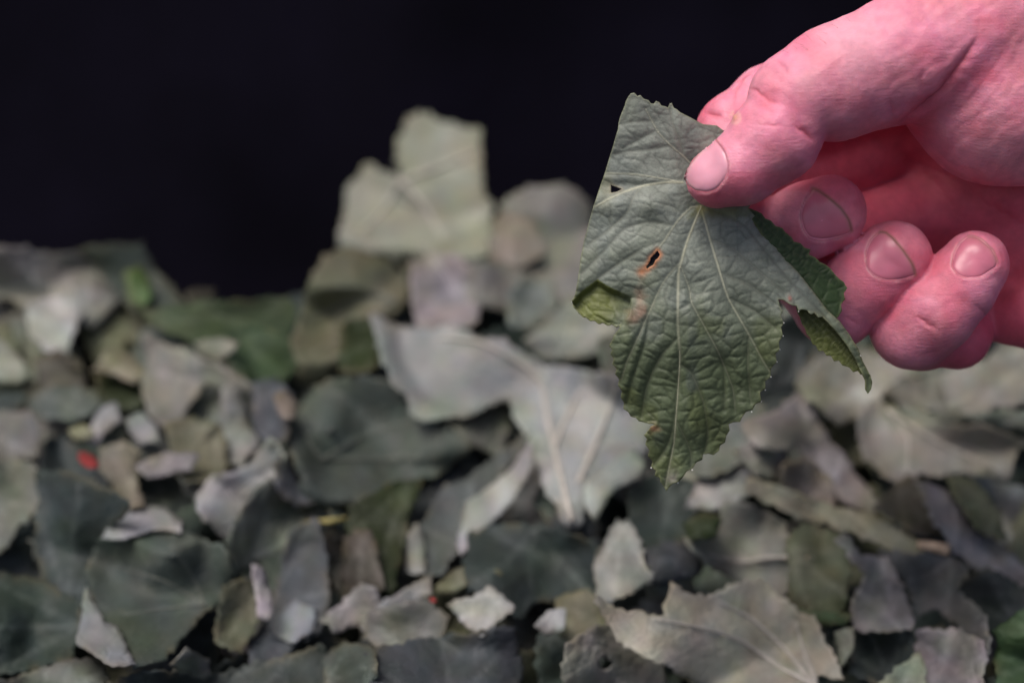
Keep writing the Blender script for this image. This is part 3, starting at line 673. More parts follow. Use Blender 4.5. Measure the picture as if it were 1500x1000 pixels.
NAILS = {
 'thumb': dict(poly=[(1046,202),(1054,212),(1062,224),(1067,240),(1066,254),(1058,268),(1048,278),(1034,282),(1018,279),(1007,271),(1001,262),(1004,250),(1012,238),(1026,221),(1038,207)], free=[(1038,207),(1012,238),(1002,258),(1006,270),(1020,279)]),
 'middle': dict(poly=[(1190,276),(1179,294),(1173,315),(1177,335),(1186,348),(1204,352),(1222,349),(1240,344),(1248,338),(1244,322),(1233,306),(1215,290),(1199,279)], free=[(1190,276),(1199,279),(1215,290),(1233,306),(1244,322),(1248,338)]),
 'ring': dict(poly=[(1289,339),(1276,351),(1269,369),(1271,391),(1280,403),(1298,410),(1319,410),(1341,403),(1337,387),(1323,366),(1308,348),(1298,340)], free=[(1289,339),(1298,340),(1308,348),(1323,366),(1337,387),(1341,403)]),
 'little': dict(poly=[(1418,346),(1406,355),(1397,373),(1395,391),(1404,402),(1416,407),(1438,405),(1460,391),(1461,382),(1454,366),(1438,351),(1427,346)], free=[(1418,346),(1427,346),(1438,351),(1454,366),(1461,382)])}
disp = np.zeros(len(HV)); BASE = np.array([.745, .252, .355])
col = np.tile(BASE, (len(HV), 1))
def mixc(mask, c, a):
    global col
    m = np.clip(mask*a, 0, 1)[:, None]; col = col*(1-m)+np.asarray(c)*m
fine_f = np.sin((px*.45+py*.9)/2.6+3*vnoise(px/25, py/25, 27))*.10
n1 = vnoise(px/60, py/60, 21); n2 = vnoise(px/22, py/22, 22); n3 = vnoise(px/9, py/9, 23)
col *= (1+.06*n1+.06*n2+.05*n3)[:, None]; col[:, 1] *= 1+.09*n2+.06*n3; col[:, 2] *= 1+.08*n2+.07*n1
# palm and finger flesh redder; light bounced in the palm also painted in
palm_m = sstep(60, 130, HV[:, 2])*sstep(1150, 1220, px); mixc(palm_m, (.62, .085, .15), .75)
red = sstep(.1, .7, vnoise(px/45+9, py/38, 31)); mixc(red, (.70, .135, .205), .5)
pale = sstep(.2, .8, vnoise(px/50+3, py/45, 32)); mixc(pale*(1-palm_m), (.80, .33, .43), .5)
# fingertips, knuckles
for (x, y, r_, a) in [(1040,295,26,.5),(1255,300,30,.5),(1350,365,30,.45),(1470,375,26,.45),(1290,440,34,.5),(1140,140,30,.25),(1235,250,50,.3),(1400,110,40,.35),(1160,345,26,.5),(1330,190,30,.5)]:
    mixc(np.exp(-((px-x)**2+(py-y)**2)/r_**2)*vis, (.68, .11, .17), a)
for (x, y, r_, a) in [(1250,60,60,.5),(1180,120,22,.4),(1470,210,60,.35),(1120,110,26,.35),(1390,520,30,-.0)]:  # pale highlights on top and ball of the thumb painted into the skin
    mixc(np.exp(-((px-x)**2+(py-y)**2)/r_**2)*vis, (.84, .46, .53), a)
CREASES = [  # points, width px, depth px, redness
 ([(1158,182),(1172,188),(1186,199),(1196,213)], 3.0, 5.0, .9), ([(1089,122),(1111,136),(1129,149),(1142,159)], 2.2, 3.6, .7),
 ([(1118,99),(1100,107),(1090,115),(1081,133),(1076,158)], 1.8, 3.0, .6), ([(1100,175),(1118,182),(1140,185),(1160,188)], 1.8, 1.8, .4), ([(1133,85),(1147,97),(1158,115)], 1.8, 2.0, .35),
 ([(1294,184),(1312,178),(1331,171),(1356,153),(1381,133),(1403,104),(1425,68),(1437,30)], 4.5, 10.0, .9), ([(1302,140),(1305,160),(1311,178)], 3.0, 2.0, .3),
 ([(1262,190),(1272,180),(1276,168)], 3, 1.6, .2), ([(1352,100),(1350,125),(1346,146)], 3, 1.6, .25), ([(1392,180),(1428,137),(1464,83),(1475,50)], 3.0, 1.5, .25),
 ([(1415,190),(1455,140),(1490,90)], 2.5, 1.0, .2), ([(1380,205),(1430,170),(1480,150)], 2.5, .8, .15),
 ([(1270,198),(1302,216),(1338,234),(1367,266),(1399,306),(1417,331)], 9, 5, .5), ([(1320,220),(1367,247),(1410,272),(1464,310),(1500,331),(1540,345)], 9, 4, .4),
 ([(1337,459),(1348,468),(1377,483)], 2.2, 4.5, .6), ([(1420,440),(1440,455),(1447,480)], 4, 2.5, .3), ([(1026,165),(1043,167),(1062,174)], 3.0, 5.0, .8),
 ([(1215,206),(1240,202),(1262,196)], 3, -2.0, 0), ([(1176,124),(1205,104),(1248,72)], 6, -1.6, 0), ([(1360,215),(1400,240),(1460,246)], 12, -2.0, 0),
 ([(1230,460),(1245,470),(1262,478)], 3, 1.2, .2), ([(1330,520),(1370,515),(1400,500)], 3, 1.0, .2)]
for pts, wd, dp, rd in CREASES:
    L = catmull(pts, 5, closed=False); d = seg_dist(px+2.2*n3+1.5*n2, py+2.0*n2-1.5*n3, L)
    ends = np.minimum(np.hypot(px-L[0, 0], py-L[0, 1]), np.hypot(px-L[-1, 0], py-L[-1, 1])); tl = np.linalg.norm(np.diff(L, axis=0), axis=1).sum()
    tp = (.08+.92*sstep(0, .38*tl, ends))*vis
    disp -= dp*.8*(.65*np.exp(-np.abs(d)/(wd*.8))+.35*np.exp(-(d/(wd*2.2))**2))*tp
    if rd: mixc(np.exp(-(d/(wd*1.3))**2)*tp, (.56, .06, .10), rd*.55)
# soft unevenness of flesh, fine folds along the back of the thumb and across the ball of the thumb
disp += 1.3*n1+.6*n2+.22*n3+fine_f*vis*sstep(-.2, .5, n2)
fold = np.sin((px*.72+py*.69)/4.2+2.5*n2)*sstep(1250, 1330, px)*sstep(300, 230, py)*.28*vis; disp += fold
knu = np.sin((px*.55-py*.83)/3.4+2.2*n2)*np.exp(-((px-1125)**2+(py-140)**2)/38**2)*.40*vis; disp += knu
spot = np.exp(-((px-1077)**2+(py-172)**2)/5.5**2)*vis; disp += 1.8*spot; mixc(spot, (.75, .42, .25), .7)
ring_ = np.exp(-((np.hypot(px-1077, (py-172)*.8)-7)/2)**2)*vis; mixc(ring_, (.8, .45, .4), .5)
nailobj = {}
for nm, nd in NAILS.items():
    poly = catmull(nd['poly'], 3); sdv = seg_dist(px, py, poly, True); ins = inside(px, py, poly)
    # limit to this finger
    near = (seg_dist(px, py, nd['poly'], True) < 40) | ins
    sd_ = np.where(ins, -sdv, sdv); m = near*vis
    dfree = seg_dist(px, py, nd['free'])
    disp -= m*2.2*sstep(1.0, -3.0, sd_)
    fl = np.exp(-((sd_-4.0)/3.4)**2)*m*sstep(2, 9, dfree); disp += .7*fl
    mixc(np.exp(-((sd_-.6)/1.1)**2)*m, (.36, .10, .10), .5)
    mixc(np.exp(-((sd_-2.2)/.9)**2)*m*sstep(3, 12, dfree)*sstep(-.6, .5, n3+n2), (.84, .55, .55), .45)          # dry pale cuticle
    if nm in ('middle', 'ring'): mixc(np.exp(-((dfree)/2.6)**2)*m, (.30, .15, .10), .6)   # dirt under the free edge
    elif nm == 'little': mixc(np.exp(-((dfree)/1.8)**2)*m, (.40, .20, .17), .5)
HVd = HV+G*disp[:, None]
def HW(V): return CAM+(V[:, :1]*S)*RIGHT+(V[:, 1:2]*S)*UP+(D0+V[:, 2:]*S)*FWD
hroot = bpy.data.objects.new('person', None); hroot.empty_display_size = .02; COL.objects.link(hroot)

m, t, out = new_mat('skin')
at = N(t, 'ShaderNodeAttribute'); at.attribute_name = 'Col'; tc = N(t, 'ShaderNodeTexCoord')
v1 = N(t, 'ShaderNodeTexVoronoi', Scale=1500.0, feature='DISTANCE_TO_EDGE'); t.links.new(tc.outputs['Object'], v1.inputs['Vector'])
nn = N(t, 'ShaderNodeTexNoise', Scale=700.0, Detail=4.0); t.links.new(tc.outputs['Object'], nn.inputs['Vector'])
mp = N(t, 'ShaderNodeMapping'); mp.inputs['Rotation'].default_value = (0, math.radians(-38), 0); mp.inputs['Scale'].default_value = (300, 900, 1900); t.links.new(tc.outputs['Object'], mp.inputs['Vector'])
n3_ = N(t, 'ShaderNodeTexNoise', Scale=1.0, Detail=3.0); t.links.new(mp.outputs[0], n3_.inputs['Vector'])
a1 = N(t, 'ShaderNodeMath', operation='MULTIPLY_ADD'); t.links.new(v1.outputs['Distance'], a1.inputs[0]); a1.inputs[1].default_value = .7; t.links.new(nn.outputs['Fac'], a1.inputs[2])
a2 = N(t, 'ShaderNodeMath', operation='ADD'); t.links.new(a1.outputs[0], a2.inputs[0]); t.links.new(n3_.outputs['Fac'], a2.inputs[1])
bp = N(t, 'ShaderNodeBump', Strength=.45, Distance=.00024); t.links.new(a2.outputs[0], bp.inputs['Height'])
nb = N(t, 'ShaderNodeTexNoise', Scale=260.0, Detail=5.0, Roughness=.65); t.links.new(tc.outputs['Object'], nb.inputs['Vector'])
r_ = N(t, 'ShaderNodeMapRange'); r_.inputs['From Min'].default_value = .3; r_.inputs['From Max'].default_value = .7; r_.inputs['To Min'].default_value = .88; r_.inputs['To Max'].default_value = 1.12
t.links.new(nb.outputs['Fac'], r_.inputs['Value'])
sc_ = N(t, 'ShaderNodeVectorMath', operation='SCALE'); t.links.new(at.outputs['Color'], sc_.inputs[0]); t.links.new(r_.outputs[0], sc_.inputs['Scale'])
p = N(t, 'ShaderNodeBsdfPrincipled', Roughness=.5); p.inputs['Specular IOR Level'].default_value = .38
p.inputs['Subsurface Weight'].default_value = .35; p.inputs['Subsurface Radius'].default_value = (1.0, .25, .15); p.inputs['Subsurface Scale'].default_value = .0022
t.links.new(sc_.outputs[0], p.inputs['Base Color']); t.links.new(bp.outputs[0], p.inputs['Normal']); t.links.new(p.outputs[0], out.inputs['Surface'])
M_SKIN = m
hand = mesh_obj('hand', HW(HVd), HQ, M_SKIN, hroot, col)

m, t, out = new_mat('fingernail')
at = N(t, 'ShaderNodeAttribute'); at.attribute_name = 'Col'; tc = N(t, 'ShaderNodeTexCoord')
nn = N(t, 'ShaderNodeTexNoise', Scale=900.0, Detail=3.0); t.links.new(tc.outputs['Object'], nn.inputs['Vector'])
bp = N(t, 'ShaderNodeBump', Strength=.25, Distance=.00012); t.links.new(nn.outputs['Fac'], bp.inputs['Height'])
p = N(t, 'ShaderNodeBsdfPrincipled', Roughness=.34); p.inputs['Specular IOR Level'].default_value = .5; p.inputs['Subsurface Weight'].default_value = .2; p.inputs['Subsurface Radius'].default_value = (1, .3, .2); p.inputs['Subsurface Scale'].default_value = .001
t.links.new(at.outputs['Color'], p.inputs['Base Color']); t.links.new(bp.outputs[0], p.inputs['Normal']); t.links.new(p.outputs[0], out.inputs['Surface'])
M_NAIL = m
def march(x, y):
    z = np.full(x.shape, -190.0)
    for _ in range(60):
        f = 1+z/FPX; P_ = np.stack([(x-750)*f, (500-y)*f, z], 1); z = z+np.clip(hand_sdf(P_), -10, 30)*.8
    f = 1+z/FPX; return np.stack([(x-750)*f, (500-y)*f, z], 1), z
for nm, nd in NAILS.items():
    poly = catmull(nd['poly'], 3); n = len(poly); c0 = poly.mean(0)
    rings = np.array([1, .97, .92, .85, .76, .66, .55, .43, .3, .16]); Pn = np.concatenate([c0+(poly-c0)*r for r in rings]+[c0[None]])
    P3, z = march(Pn[:, 0], Pn[:, 1]); bad = (z > 120) | (z < -185)
    if bad.any():      # rays that slip past the outline: take the nearest good neighbour's depth
        good = np.where(~bad)[0]
        for i_ in np.where(bad)[0]:
            j = good[np.argmin(((Pn[good]-Pn[i_])**2).sum(1))]; zz = z[j]+4; f = 1+zz/FPX; P3[i_] = [(Pn[i_, 0]-750)*f, (500-Pn[i_, 1])*f, zz]
    g_ = grad(P3); sdn = seg_dist(Pn[:, 0], Pn[:, 1], poly, True); dfr = seg_dist(Pn[:, 0], Pn[:, 1], nd['free'])
    raise_ = -1.5+1.2*sstep(0, 3.5, sdn)-1.6*sstep(6, 32, sdn)+.6*np.exp(-(dfr/3)**2)
    P3 = P3+g_*raise_[:, None]
    nb_ = np.array([.64, .185, .27]) if nm != 'thumb' else np.array([.78, .36, .46]); C = np.tile(nb_, (len(Pn), 1))
    sh = vnoise(Pn[:, 0]/14, Pn[:, 1]/14, 41); C *= (1+.10*sh)[:, None]
    hi = np.exp(-(dfr/ (5 if nm != 'thumb' else 4))**2)[:, None]
    C = C*(1-.5*hi)+np.array([.50, .24, .22] if nm != 'thumb' else [.80, .50, .50])*.5*hi
    ed = np.exp(-(sdn/1.6)**2)[:, None]; C = C*(1-.6*ed)+np.array([.34, .12, .11])*.6*ed
    if nm in ('middle', 'ring'):
        dl = np.exp(-((dfr-.3)/1.7)**2)[:, None]; C = C*(1-.65*dl)+np.array([.20, .11, .07])*.65*dl
    Fq = []
    for r in range(len(rings)-1):
        a = r*n+np.arange(n); b_ = r*n+(np.arange(n)+1) % n; Fq += [(int(i1), int(i2), int(i3)) for i1, i2, i3 in zip(a, b_, b_+n)]+[(int(i1), int(i2), int(i3)) for i1, i2, i3 in zip(a, b_+n, a+n)]
    last = (len(rings)-1)*n; Fq += [(last+i_, last+(i_+1) % n, len(Pn)-1) for i_ in range(n)]
    o = mesh_obj('fingernail', HW(P3), np.array(Fq), M_NAIL, hroot, C)
    if nm in ('middle', 'ring'): o['label'] = 'fingernail with a line of dirt under its free edge'
    elif nm == 'thumb': o['label'] = 'pale pink thumbnail'

# a few fine hairs on the back of the thumb
hr = np.random.default_rng(77)
for hx, hy in [(1150,66),(1162,60),(1172,55),(1184,49),(1196,44),(1206,38),(1222,30),(1240,20),(1178,62),(1205,52)]:
    P3, z = march(np.array([hx*1.+6]), np.array([hy*1.+12])); g_ = grad(P3)[0]; a_ = P3[0]; dr_ = np.array([-.8, .35, 0])+g_*.5+hr.normal(0, .2, 3); L_ = hr.uniform(7, 14)
    pts = [a_+dr_*L_*t_+np.array([-.2, -.6, 0])*L_*.25*t_*t_ for t_ in np.linspace(0, 1, 6)]; q = HW(np.array(pts)); tube('hair', q, np.linspace(.2, .06, 6)*S, M_HAIR, hroot, sides=4)
base = Vector(W(1500, 200, D0+.02)); hroot.location = base
for ch in hroot.children: ch.matrix_parent_inverse = Matrix.Translation(-base)
tag(hroot, 'bare pink hand reaching in from the right, thumb and fingers pinching the leaf', 'person')

# ------------------------------------------------------------------ the held leaf
LR = bpy.data.objects.new('held_leaf', None); LR.empty_display_size = .02; COL.objects.link(LR)
MAIN = [(915,155),(917,148),(920,142),(924,137),(929,136),(934,141),(938,139),(943,145),(950,147),(954,152),(958,152),(961,148),(966,150),(969,155),(975,156),(979,158),(981,152),(984,151),(987,158),(991,160),(997,165),(1003,168),(1013,173),(1022,178),(1030,182),(1050,184),(1085,210),(1108,250),(1112,285),(1096,305),
 (1110,321),(1120,338),(1133,358),(1150,379),(1167,396),(1183,416),(1197,434),(1213,455),(1230,470),(1243,488),(1250,499),(1257,510),(1261,520),(1264,529),(1270,540),(1275,550),(1278,560),(1276,570),(1271,577),(1268,570),(1268,558),(1262,545),(1252,525),(1240,505),(1225,486),(1213,472),(1205,464),(1199,465),(1193,458),(1188,461),(1183,455),(1175,453),(1170,455),(1167,448),(1160,447),(1153,443),(1147,439),(1140,438),
 (1142,448),(1147,457),(1143,462),(1148,473),(1144,480),(1147,492),(1141,500),(1142,512),(1136,518),(1138,530),(1129,540),(1129,552),(1121,558),(1121,570),(1113,574),(1115,588),(1106,592),(1103,600),(1093,603),(1088,609),(1084,618),(1075,618),(1067,621),(1069,630),(1064,638),(1062,648),(1055,652),(1053,660),(1045,666),(1037,664),(1030,665),(1029,673),(1020,677),(1014,686),(1006,690),(1001,698),(993,706),(985,708),(980,713),(976,719),(972,711),(968,706),(966,699),(959,697),(961,689),(954,684),(956,676),(949,668),(951,659),(945,650),(948,643),(943,637),(950,630),(953,625),(961,621),(950,620),(943,618),(936,617),(931,611),(924,610),(920,603),(913,599),(914,590),(909,582),(911,573),(905,564),(907,555),(901,548),(903,540),(897,533),(899,526),(894,518),(897,512),(892,506),(897,498),(899,491),(905,484),(909,476),
 (903,479),(896,475),(890,477),(883,473),(877,475),(871,470),(864,470),(858,465),(851,462),(847,456),(841,449),(838,441),(843,431),(845,418),(847,405),(849,392),(850,380),(853,366),(855,353),(859,340),(862,327),(866,313),(870,300),(874,288),(878,276),(883,262),(887,250),(892,233),(897,217),(901,203),(905,190),(906,180),(908,172)]
SLIT = [(963,367),(967,373),(963,379),(960,381),(957,388),(951,391),(949,394),(946,392),(952,383),(953,378),(959,372)]
NOTCH = [(895,271),(911,277),(903,281),(895,282)]
RIDGE = [(1096,305),(1110,321),(1120,338),(1133,358),(1150,379),(1167,396),(1183,416),(1197,434),(1213,455),(1230,470),(1257,510),(1278,560)]
VE = [  # primary and secondary ribs: points, half width, 1 = pale raised line
 ([(1027,303),(1020,320),(1008,350),(998,383),(994,400),(993,440),(993,480),(996,520),(994,560),(991,600),(987,650),(979,690),(975,713)], 2.0, 1),
 ([(1027,303),(1031,318),(1040,350),(1055,400),(1067,437),(1097,490),(1117,527),(1128,545)], 1.5, 1), ([(1027,303),(1013,304),(993,323),(973,353),(958,372)], 1.3, .6),
 ([(1027,303),(1060,314),(1092,332),(1124,372),(1162,417),(1207,462),(1256,532)], 1.0, .05),
 ([(998,383),(980,402),(967,422),(950,460),(933,497),(918,530),(910,557)], 1.3, .4), ([(997,390),(1010,423),(1013,443),(1033,480),(1053,517),(1073,567),(1077,602)], 1.2, .35),
 ([(993,495),(967,523),(947,567),(940,610)], 1.2, .1), ([(996,533),(1013,547),(1030,587),(1037,633),(1032,662)], 1.2, .1), ([(991,600),(983,640),(970,665),(958,680)], 1.1, .1), ([(990,615),(1003,640),(1012,663),(1012,684)], 1.1, .1),
 ([(1000,267),(975,267),(943,272),(917,280),(893,291),(872,303)], 1.8, .9), ([(1000,267),(960,260),(927,255),(888,254)], 1.2, .6),
 ([(1012,240),(1000,228),(982,213),(965,195),(955,178),(946,160)], 1.3, .5), ([(1000,228),(995,205),(985,180),(982,160)], 1.2, .1),
 ([(982,213),(950,219),(915,222),(902,226)], 1.1, .05), ([(955,178),(930,178),(912,182)], 1, .05), ([(960,192),(938,203),(912,218)], 1, .05),
 ([(943,272),(929,287),(918,312),(890,338),(862,358)], 1.2, .15), ([(973,353),(945,362),(912,382),(880,405),(852,428)], 1.2, .1), ([(985,330),(950,325),(915,335),(880,372),(852,400)], 1.1, .05),
 ([(1013,443),(990,455)], 1, 0), ([(1067,437),(1105,455),(1135,480)], 1, .1), ([(1055,400),(1095,415),(1135,445)], 1, .1), ([(1097,490),(1095,530),(1098,570),(1100,590)], 1, .1), ([(1040,350),(1075,365),(1115,400),(1150,430)], 1, .15),
 ([(1033,480),(1060,540),(1060,600)], .9, 0), ([(950,460),(945,500),(925,560),(918,590)], .9, 0)]
ST = 1.5
mp_ = np.array(MAIN, float); xs = np.arange(836, 1282, ST); ys = np.arange(134, 722, ST)
nx, ny = len(xs), len(ys); X, Y = np.meshgrid(xs, ys); cxm = (X[:-1, :-1]+ST/2); cym = (Y[:-1, :-1]+ST/2)
cell = inside(cxm, cym, mp_) & ~inside(cxm, cym, SLIT) & ~inside(cxm, cym, NOTCH)
used = np.zeros((ny, nx), bool); used[:-1, :-1] |= cell; used[1:, :-1] |= cell; used[:-1, 1:] |= cell; used[1:, 1:] |= cell
full = np.zeros((ny, nx), int); full[:-1, :-1] += cell; full[1:, :-1] += cell; full[:-1, 1:] += cell; full[1:, 1:] += cell
vx = X[used].copy(); vy = Y[used].copy(); bnd = full[used] < 4
def snap(x, y, polys):
    best = np.full(x.shape, 1e9); bx = x.copy(); by = y.copy()
    for poly in polys:
        P = np.vstack([poly, poly[:1]])
        for a, b in zip(P[:-1], P[1:]):
            ab = b-a; L = ab@ab+1e-9; t = np.clip(((x-a[0])*ab[0]+(y-a[1])*ab[1])/L, 0, 1); qx = a[0]+t*ab[0]; qy = a[1]+t*ab[1]
            d = np.hypot(x-qx, y-qy); m = d < best; best[m] = d[m]; bx[m] = qx[m]; by[m] = qy[m]
    return bx, by
vx[bnd], vy[bnd] = snap(vx[bnd], vy[bnd], [mp_, np.array(SLIT, float), np.array(NOTCH, float)])
ind = -np.ones((ny, nx), int); ind[used] = np.arange(used.sum())
ii = np.argwhere(cell); LF = np.stack([ind[ii[:, 0], ii[:, 1]], ind[ii[:, 0]+1, ii[:, 1]], ind[ii[:, 0]+1, ii[:, 1]+1], ind[ii[:, 0], ii[:, 1]+1]], 1)

def vein_field(x, y, veins):
    best = np.full(x.shape, 1e9); pale = np.zeros(x.shape)
    for pts, hw, pl_ in veins:
        d = seg_dist(x, y, catmull(pts, 8, closed=False)); L0 = np.asarray(pts[0], float); fade = 1-.75*sstep(30, 260, np.hypot(x-L0[0], y-L0[1])); pale = np.maximum(pale, pl_*fade*np.exp(-(d/(hw*.85))**2)); best = np.minimum(best, d)
    return best, pale
def cells(x, y, seeds, sx, sy):
    """distance to the border between the two nearest seeds, anisotropic"""
    Sx = seeds[:, 0]/sx; Sy = seeds[:, 1]/sy; out = np.zeros(x.shape); cid = np.zeros(x.shape, int)
    for c_ in np.array_split(np.arange(len(x)), max(1, len(x)//4000)):
        d = (x[c_, None]/sx-Sx)**2+(y[c_, None]/sy-Sy)**2; o = np.argpartition(d, 1, axis=1)[:, :2]
        d1 = d[np.arange(len(c_)), o[:, 0]]; d2 = d[np.arange(len(c_)), o[:, 1]]; L = np.hypot(Sx[o[:, 0]]-Sx[o[:, 1]], Sy[o[:, 0]]-Sy[o[:, 1]])
        out[c_] = (d2-d1)/(2*L+1e-6); cid[c_] = o[:, 0]
    return out, cid
def held_depth(x, y):
    """large shape of the blade, px units away from the camera"""
    z = 10*sstep(980, 840, x)**1.3*2.2                         # left side turns away
    z = z+48*sstep(440, 735, y)                                # the tip hangs back
    z = z-6*np.exp(-((x-1000)/40)**2)*sstep(330, 420, y)       # ridge along the rib
    z = z+6*np.exp(-((y-272-.00*(x))/9)**2)*sstep(1000, 960, x)  # fold in the upper half
    z = z-7*np.exp(-((y-300)/18)**2)*sstep(1000, 930, x)
    dr = seg_dist(x, y, RIDGE); z = z+15*np.exp(-dr/13)*sstep(300, 330, y)*(x > 1080)
    z = z-10*sstep(1060, 1200, x)*sstep(320, 400, y)
    z = z+10*np.exp(-((x-925)**2/28**2+(y-432)**2/18**2))      # hollow above the curl
    z = z-8*np.exp(-((x-915)/26)**2)*sstep(470, 500, y)*sstep(600, 560, y)
    z = z+5*vnoise(x/70, y/60, 51)+3*vnoise(x/32, y/30, 52)
    z = z+10*np.exp(-((x-1045)**2+(y-262)**2)/60**2)*1.0      # pressed in by the thumb
    cu = inside(x, y, [(836,442),(850,428),(875,409),(892,420),(925,434),(922,460),(905,482),(870,480)])
    du = seg_dist(x, y, [(836,442),(850,428),(875,409),(892,420),(925,434)])
    z = z+np.where(cu, 12*sstep(0, 9, du)-10*sstep(8, 45, du), 0)
    return z
bestv, palev = vein_field(vx, vy, VE)
sr = np.random.default_rng(5); sx_, sy_ = np.meshgrid(np.arange(830, 1290, 30.), np.arange(130, 860, 16.)); sx_[::2] += 15
seeds = np.stack([sx_.ravel()+sr.uniform(-12, 12, sx_.size), sy_.ravel()+sr.uniform(-6, 6, sx_.size)], 1)
rotx = vx+5*vnoise(vx/30, vy/30, 61)+(vy-500)*.0; roty = vy+.28*np.abs(vx-993)*1.0*(vx > 850)+4*vnoise(vx/25, vy/25, 62)
seeds[:, 1] += .28*np.abs(seeds[:, 0]-993)
ce, cid = cells(rotx, roty, seeds, 1.7, 1.0)
sx2, sy2 = np.meshgrid(np.arange(830, 1290, 13.), np.arange(130, 860, 10.)); sx2[::2] += 6.5
seeds2 = np.stack([sx2.ravel()+sr.uniform(-5.4, 5.4, sx2.size), sy2.ravel()+sr.uniform(-4.2, 4.2, sx2.size)], 1)
ce2, _ = cells(rotx, roty, seeds2, 1.25, 1.0)
dome = 1-np.exp(-ce/2.2); dome2 = 1-np.exp(-ce2/1.1); vg = 1-np.exp(-(bestv/3.6)**2)*.9; broad = 1-np.exp(-bestv/13)
low = .42+.48*sstep(330, 500, vy)
rel = low*(3.0*(1-np.exp(-ce/3.2))*vg*(.4+.6*broad)+5.0*broad)+.60*dome2*vg
rel += .8*np.exp(-(bestv/1.4)**2)*(palev > .3)*1.6
zz = held_depth(vx, vy)-rel
# colour
up = np.array([.240, .268, .232]); dn = np.array([.100, .128, .070])  # grey top to green tip; shade of the hanging half put into the colour
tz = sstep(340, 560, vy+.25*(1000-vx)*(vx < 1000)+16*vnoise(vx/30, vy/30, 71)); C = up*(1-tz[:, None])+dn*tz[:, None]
yel = sstep(.15, .75, vnoise(vx/34+2, vy/34, 72))*(.3+.7*tz); C = C*(1-.4*yel[:, None])+np.array([.13, .155, .05])*.4*yel[:, None]
blu = sstep(.2, .8, vnoise(vx/26+8, vy/40, 73)); C = C*(1-.4*blu[:, None])+np.array([.175, .205, .195])*(.4*blu*(1-.4*tz))[:, None]+0*C
cv = np.random.default_rng(9).uniform(-1, 1, len(seeds)+1)[cid]; C *= (1+.07*cv)[:, None]
gro = np.exp(-ce/.9)*vg; C *= (1-.34*gro)[:, None]; C *= (1-.08*np.exp(-ce2/.6))[:, None]  # grooves between cells darkened, their shade put into the colour
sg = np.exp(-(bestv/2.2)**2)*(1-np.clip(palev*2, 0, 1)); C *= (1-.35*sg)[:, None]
C = C*(1-np.clip(palev, 0, 1)[:, None]*.8)+np.array([.58, .58, .42])*np.clip(palev, 0, 1)[:, None]*.8
def stain(x, y, rx, ry, c, a):
    global C
    n_ = vnoise(vx/7, vy/7, 81); m_ = (np.exp(-(((vx-x)/rx)**2+((vy-y)/ry)**2)*(1+.7*n_))*a)[:, None]; C = C*(1-m_)+np.array(c)*m_
stain(937,438,7,20,(.32,.17,.11),.42); stain(929,465,9,9,(.33,.16,.11),.38); stain(939,456,7,8,(.30,.13,.09),.35)
ds = seg_dist(vx, vy, SLIT, True); m_ = (np.exp(-(ds/4.2)**2)*.95)[:, None]; C = C*(1-m_)+np.array([.50, .22, .11])*m_
m_ = (np.exp(-(np.hypot(vx-940, vy-398)/7)**2)*.8)[:, None]; C = C*(1-m_)+np.array([.40, .15, .06])*m_
ds = seg_dist(vx, vy, NOTCH, True); m_ = (np.exp(-(ds/3)**2)*.5)[:, None]; C = C*(1-m_)+np.array([.36, .30, .2])*m_
stain(957,627,7,5,(.42,.2,.12),.7); stain(984,700,8,9,(.30,.27,.24),.6); stain(1157,437,3,4,(.4,.1,.08),.7); stain(1027,306,7,7,(.42,.40,.15),.7); stain(1066,310,40,9,(.17,.19,.06),.6)
stain(888,272,9,26,(.24,.24,.15),.5)
cu = inside(vx, vy, [(836,443),(850,428),(875,409),(892,420),(925,434),(918,462),(905,484),(870,482)]); dcu = seg_dist(vx, vy, [(925,434),(918,462),(905,484)])
m_ = (cu*sstep(0, 30, dcu)*.9)[:, None]; C = C*(1-m_)+np.array([.125, .145, .035])*m_
ed = seg_dist(vx, vy, mp_, True); m_ = (np.exp(-ed/1.5)*.55)[:, None]; C = C*(1-m_)+np.array([.20, .21, .10])*m_
C *= (1+.08*vnoise(vx/5, vy/5, 91))[:, None]
def LW(x, y, z): return W(x, y, D0+z*S)
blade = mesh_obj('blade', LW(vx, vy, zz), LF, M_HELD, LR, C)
s_ = blade.modifiers.new('thickness', 'SOLIDIFY'); s_.thickness = .00022; s_.offset = -1
